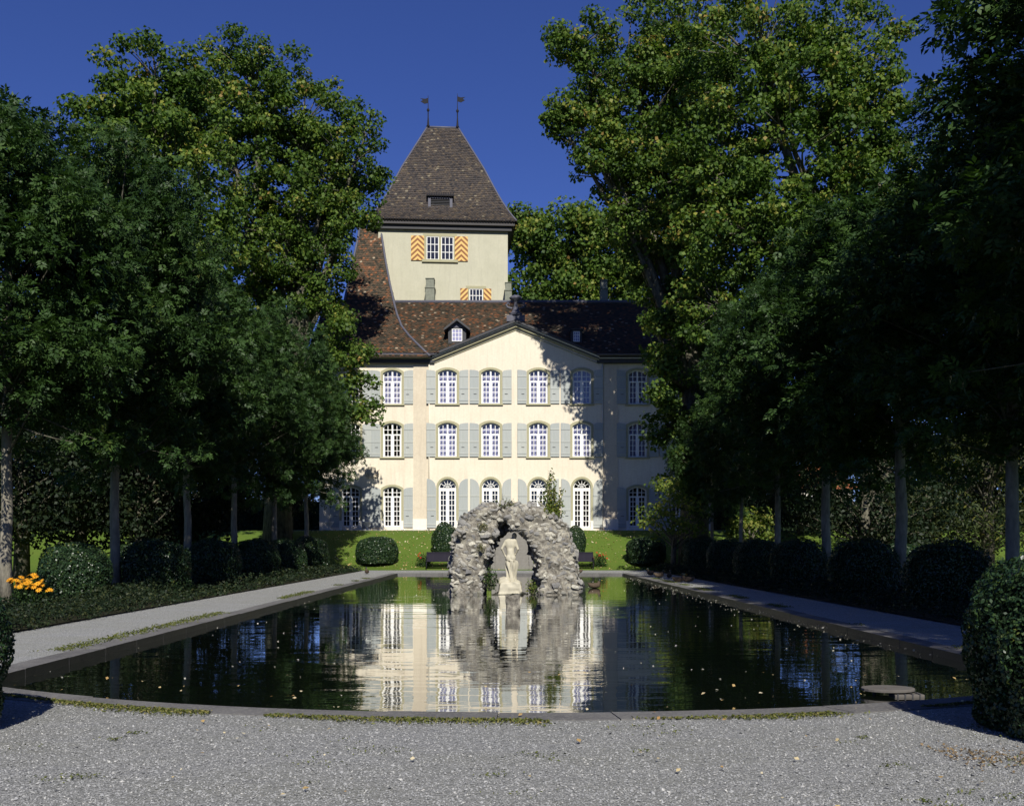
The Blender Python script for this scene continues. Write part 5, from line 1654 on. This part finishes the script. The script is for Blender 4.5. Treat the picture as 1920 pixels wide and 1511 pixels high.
rsw = np.random.RandomState(31); wv = []; wr = []
for k in range(34):
    cx_ = rsw.uniform(-4.5, 4.5); cy_ = rsw.uniform(5.6, 8.2); m = rsw.randint(8, 40); sp_ = rsw.uniform(0.02, 0.09)
    pos = np.stack([cx_+rsw.normal(0,sp_*1.6,m), cy_+rsw.normal(0,sp_,m), 0.008+rsw.rand(m)*0.015], 1); L_ = 0.022*rsw.uniform(.6,1.4,m)
    wv.append(kites(pos, rsw.normal(size=(m,3))*0.5+np.array([0,-.3,.9]), rsw.normal(size=(m,3)), L_, L_*0.45, rsw)); wr.append(rsw.rand(m)*0.7)
scatter_obj('gravel_weeds', np.concatenate(wv), np.concatenate(wr), 'moss')

def pebbles(n, seed):
    rs = np.random.RandomState(seed)
    y = 4.9 + (rs.rand(n)**1.25)*5.4; x = rs.uniform(-1, 1, n)*(0.62*y+0.3)
    ok = y < arc_y(x, COPW) - 0.03
    x = x[ok]; y = y[ok]; k = len(x)
    r = rs.uniform(0.0035, 0.0085, k)*np.where(rs.rand(k) < 0.04, 1.7, 1.0)
    c_ = np.stack([x, y, r*0.25], 1)
    a = rs.rand(k)*6.28; u = np.stack([np.cos(a), np.sin(a), rs.normal(size=k)*0.25], 1); w = np.stack([-np.sin(a), np.cos(a), rs.normal(size=k)*0.25], 1)
    up = np.cross(u, w)
    ra = r*rs.uniform(0.9,1.5,k); rb_ = r*rs.uniform(0.7,1.1,k); rc = r*rs.uniform(0.5,0.95,k)
    c4 = [c_+u*ra[:,None], c_+w*rb_[:,None], c_-u*ra[:,None], c_-w*rb_[:,None]]
    top = c_+up*rc[:,None]+ (u*(rs.normal(size=k)*0.3*r)[:,None])
    tris = []
    for i_ in range(4): tris.append(np.stack([c4[i_], c4[(i_+1)%4], top], 1))
    T_ = np.stack(tris, 1).reshape(-1,3)
    return T_, np.repeat(rs.rand(k), 4)
T_, rn = pebbles(85000, 5)
o = obj('gravel_stones', np_mesh('gravel_stones', T_, 3, M['pebble'], rn)); o['kind'] = 'stuff'

def flat_leaves(x, y, z, size, rs, tilt=0.25):
    n = len(x)
    L_ = size*rs.uniform(.5,1.4,n)
    return kites(np.stack([x,y,z],1), rs.normal(size=(n,3))*tilt+np.array([0,-.15,1]), rs.normal(size=(n,3))*np.array([1,1,.1]), L_, L_*0.8, rs, 0.08), rs.rand(n)
rs = np.random.RandomState(9)
n = 2600; x = rs.uniform(-13, 13, n); y = rs.uniform(59.4, 67.4, n)
v, rn = flat_leaves(x, y, terr(y)+0.03, 0.09, rs, 0.5); scatter_obj('fallen_leaves', v, rn, 'dead')
n = 260; x = PL + (PR-PL)*rs.rand(n); y = 10 + 42*rs.rand(n)**1.3
x2 = PR - np.abs(rs.normal(0, 0.5, 320)); y2 = 14 + 34*rs.rand(320)
x = np.concatenate([x, x2]); y = np.concatenate([y, y2]); ok = (y > arc_y(x, 0)+0.05) & (x > PL) & (x < PR) & ~((np.abs(x-gx) < 2.3) & (np.abs(y-GD) < 1.3))
x, y = x[ok], y[ok]
v, rn = flat_leaves(x, y, np.full(len(x), WZ+0.006), 0.03, rs, 0.15); scatter_obj('floating_leaves', v, rn, 'petal_white')
n = 160; x = rs.uniform(-5.5, 5.5, n); y = rs.uniform(5, 11.5, n)
v, rn = flat_leaves(x, y, np.full(n, 0.03), 0.035, rs, 0.3); scatter_obj('fallen_leaves', v, rn, 'dead')
n = 1500; x = rs.uniform(3.0, 5.6, n); y = 6.9 + rs.normal(0, 0.22, n) + (x-3.5)*-0.25
v, rn = flat_leaves(x, y, np.full(n, 0.014), 0.022, rs, 0.5); scatter_obj('fallen_leaves', v, rn, 'litter')

# ------------------------------------------------------------------ benches, urns, ramp, ducks
def bench(px, label):
    b = P(px, 1064, 60.2); t = thing('garden_bench', label, 'bench', (b.x, 59.75, float(terr(59.75))), 'benches at the end of the pond')
    Lb = 1.62
    pr = [(-0.42,0.44),(-0.30,0.46),(-0.18,0.45),(-0.06,0.43)]
    sl_ = MB().box(-Lb/2, Lb/2, -0.05, 0.05, -0.016, 0.016).mesh('slat', M['bench'], bevel=0.006)
    for y_, z_ in pr: obj('slat', sl_, t, (0, y_, z_))
    for k in range(6):
        a = R(70 + k*4); o_ = obj('slat', sl_, t, (0, 0.06+0.035*k + (0.05*(k-3) if k > 3 else 0), 0.50+0.085*k)); o_.rotation_euler = (R(75 + (k > 3)*12*(k-3)), 0, 0)
    for s_ in (-1, 1):
        mb = MB(); x_ = s_*(Lb/2-0.04)
        mb.tube([(x_,-0.42,0),(x_,-0.40,0.43),(x_,-0.05,0.41),(x_,0.05,0.46),(x_,0.20,0.80),(x_,0.34,0.98)], 0.028, 8)
        mb.tube([(x_,0.20,0),(x_,0.05,0.42)], 0.028, 8)
        mb.tube([(x_,-0.40,0.43),(x_,-0.42,0.66),(x_,-0.15,0.68),(x_,0.13,0.64)], 0.022, 8)
        mb.build('bench_end', M['iron'], t, smooth=True)
bench(826, 'dark slatted bench at the end of the pond, left of the rock arch')
bench(1086, 'dark slatted bench at the end of the pond, right of the rock arch')

def urn(px, label):
    b = P(px, 990, 69.0); t = thing('stone_urn', label, 'urn', (b.x, 69.0, tz+0.03), 'white urns on the terrace')
    MB().box(-0.2,0.2,-0.2,0.2,0,0.10).build('urn_foot', M['pot'], t, bevel=0.01)
    MB().lathe([(0.12,0.10),(0.08,0.2),(0.10,0.26),(0.24,0.40),(0.29,0.52),(0.32,0.56),(0.30,0.60),(0.2,0.56)], 18).build('urn_bowl', M['pot'], t, smooth=True)
urn(688, 'white urn on the terrace between the two leftmost garden doors')
urn(617, 'white urn on the terrace at the far left end of the facade')

rp = P(1668, 1307, 10.5)
ramp = thing('duck_ramp', 'small round wooden duck platform floating by the near right coping', 'platform', (rp.x, 10.55, -0.06))
mb = MB(); n = 24
ring_ = [(0.27*math.cos(2*math.pi*k/n), 0.20*math.sin(2*math.pi*k/n)) for k in range(n)]
mb.add([(x_, y_, 0.045) for x_, y_ in ring_] + [(x_, y_, 0.015) for x_, y_ in ring_], [list(range(n)), list(range(2*n-1, n-1, -1))] + [((k+1)%n, k, n+k, n+(k+1)%n) for k in range(n)])
mb.build('disc', M['oldwood'], ramp, bevel=0.004)
MB().box(0.0, 0.30, -0.20, -0.02, -0.04, 0.0).build('ramp_board', M['oldwood'], ramp, bevel=0.004)
for k in range(4): MB().box(0.02+k*0.075, 0.035+k*0.075, -0.206, -0.02, -0.035, 0.008).build('cleat', M['darkwood'], ramp)
for x_ in (-0.12, 0.12): MB().tube([(x_, 0.05, 0.015), (x_, 0.05, -0.5)], 0.02, 8).build('post', M['oldwood'], ramp)

def duck_meshes():
    def body(X,Y,Z):
        d = ell(X,Y,Z,(0,0,0.10),(0.17,0.085,0.08)); d = smin(d, cone(X,Y,Z,(-0.12,0,0.12),(-0.22,0,0.17),0.05,0.012), 0.04)
        return smin(d, cone(X,Y,Z,(0.11,0,0.13),(0.15,0,0.22),0.05,0.032), 0.03)
    def head(X,Y,Z): return smin(ell(X,Y,Z,(0.165,0,0.255),(0.047,0.036,0.038)), cone(X,Y,Z,(0.148,0,0.2),(0.16,0,0.25),0.033,0.03), 0.015)
    def beak(X,Y,Z): return ell(X,Y,Z,(0.225,0,0.245),(0.035,0.016,0.009))
    return [idx_mesh(nm, *surface_nets(f, (-0.3,-0.15,-0.02), (0.3,0.15,0.34), h_), M[mt], True) for nm, f, h_, mt in (('body', body, 0.014, 'duck'), ('head', head, 0.01, 'duck_head'), ('beak', beak, 0.006, 'beak'))]
DK = duck_meshes()
def duck(px, py, z, rz, label, s=1.25):
    d = (CAMZ-z)*FPX/(py-VPY); p = P(px, py, d)
    t = thing('duck', label, 'duck', (p.x, d, z), 'ducks by the pond', rz); t.scale = (s,s,s)
    for m_ in DK: obj(m_.name.split('.')[0], m_, t)
duck(688, 1076, 0.0, 1.9, 'lone duck standing on the sunny left corner of the path')
duck(1115, 1104, WZ-0.03, 0.4, 'duck swimming just right of the rock arch')
duck(1084, 1075.5, 0.0, 2.6, 'duck on the far coping close to the rock arch')
duck(1220, 1079, 0.0, 2.2, 'duck on the shaded path, first of the flock from the arch')
duck(1236, 1083, 0.0, 0.3, 'duck on the shaded path, second of the flock from the arch')
duck(1255, 1084, 0.0, 1.2, 'duck on the shaded path, third of the flock from the arch')
duck(1273, 1092, 0.0, 0.1, 'duck on the shaded path, fourth of the flock from the arch')
duck(1290, 1092, 0.0, 2.8, 'duck on the shaded path, last of the flock from the arch')
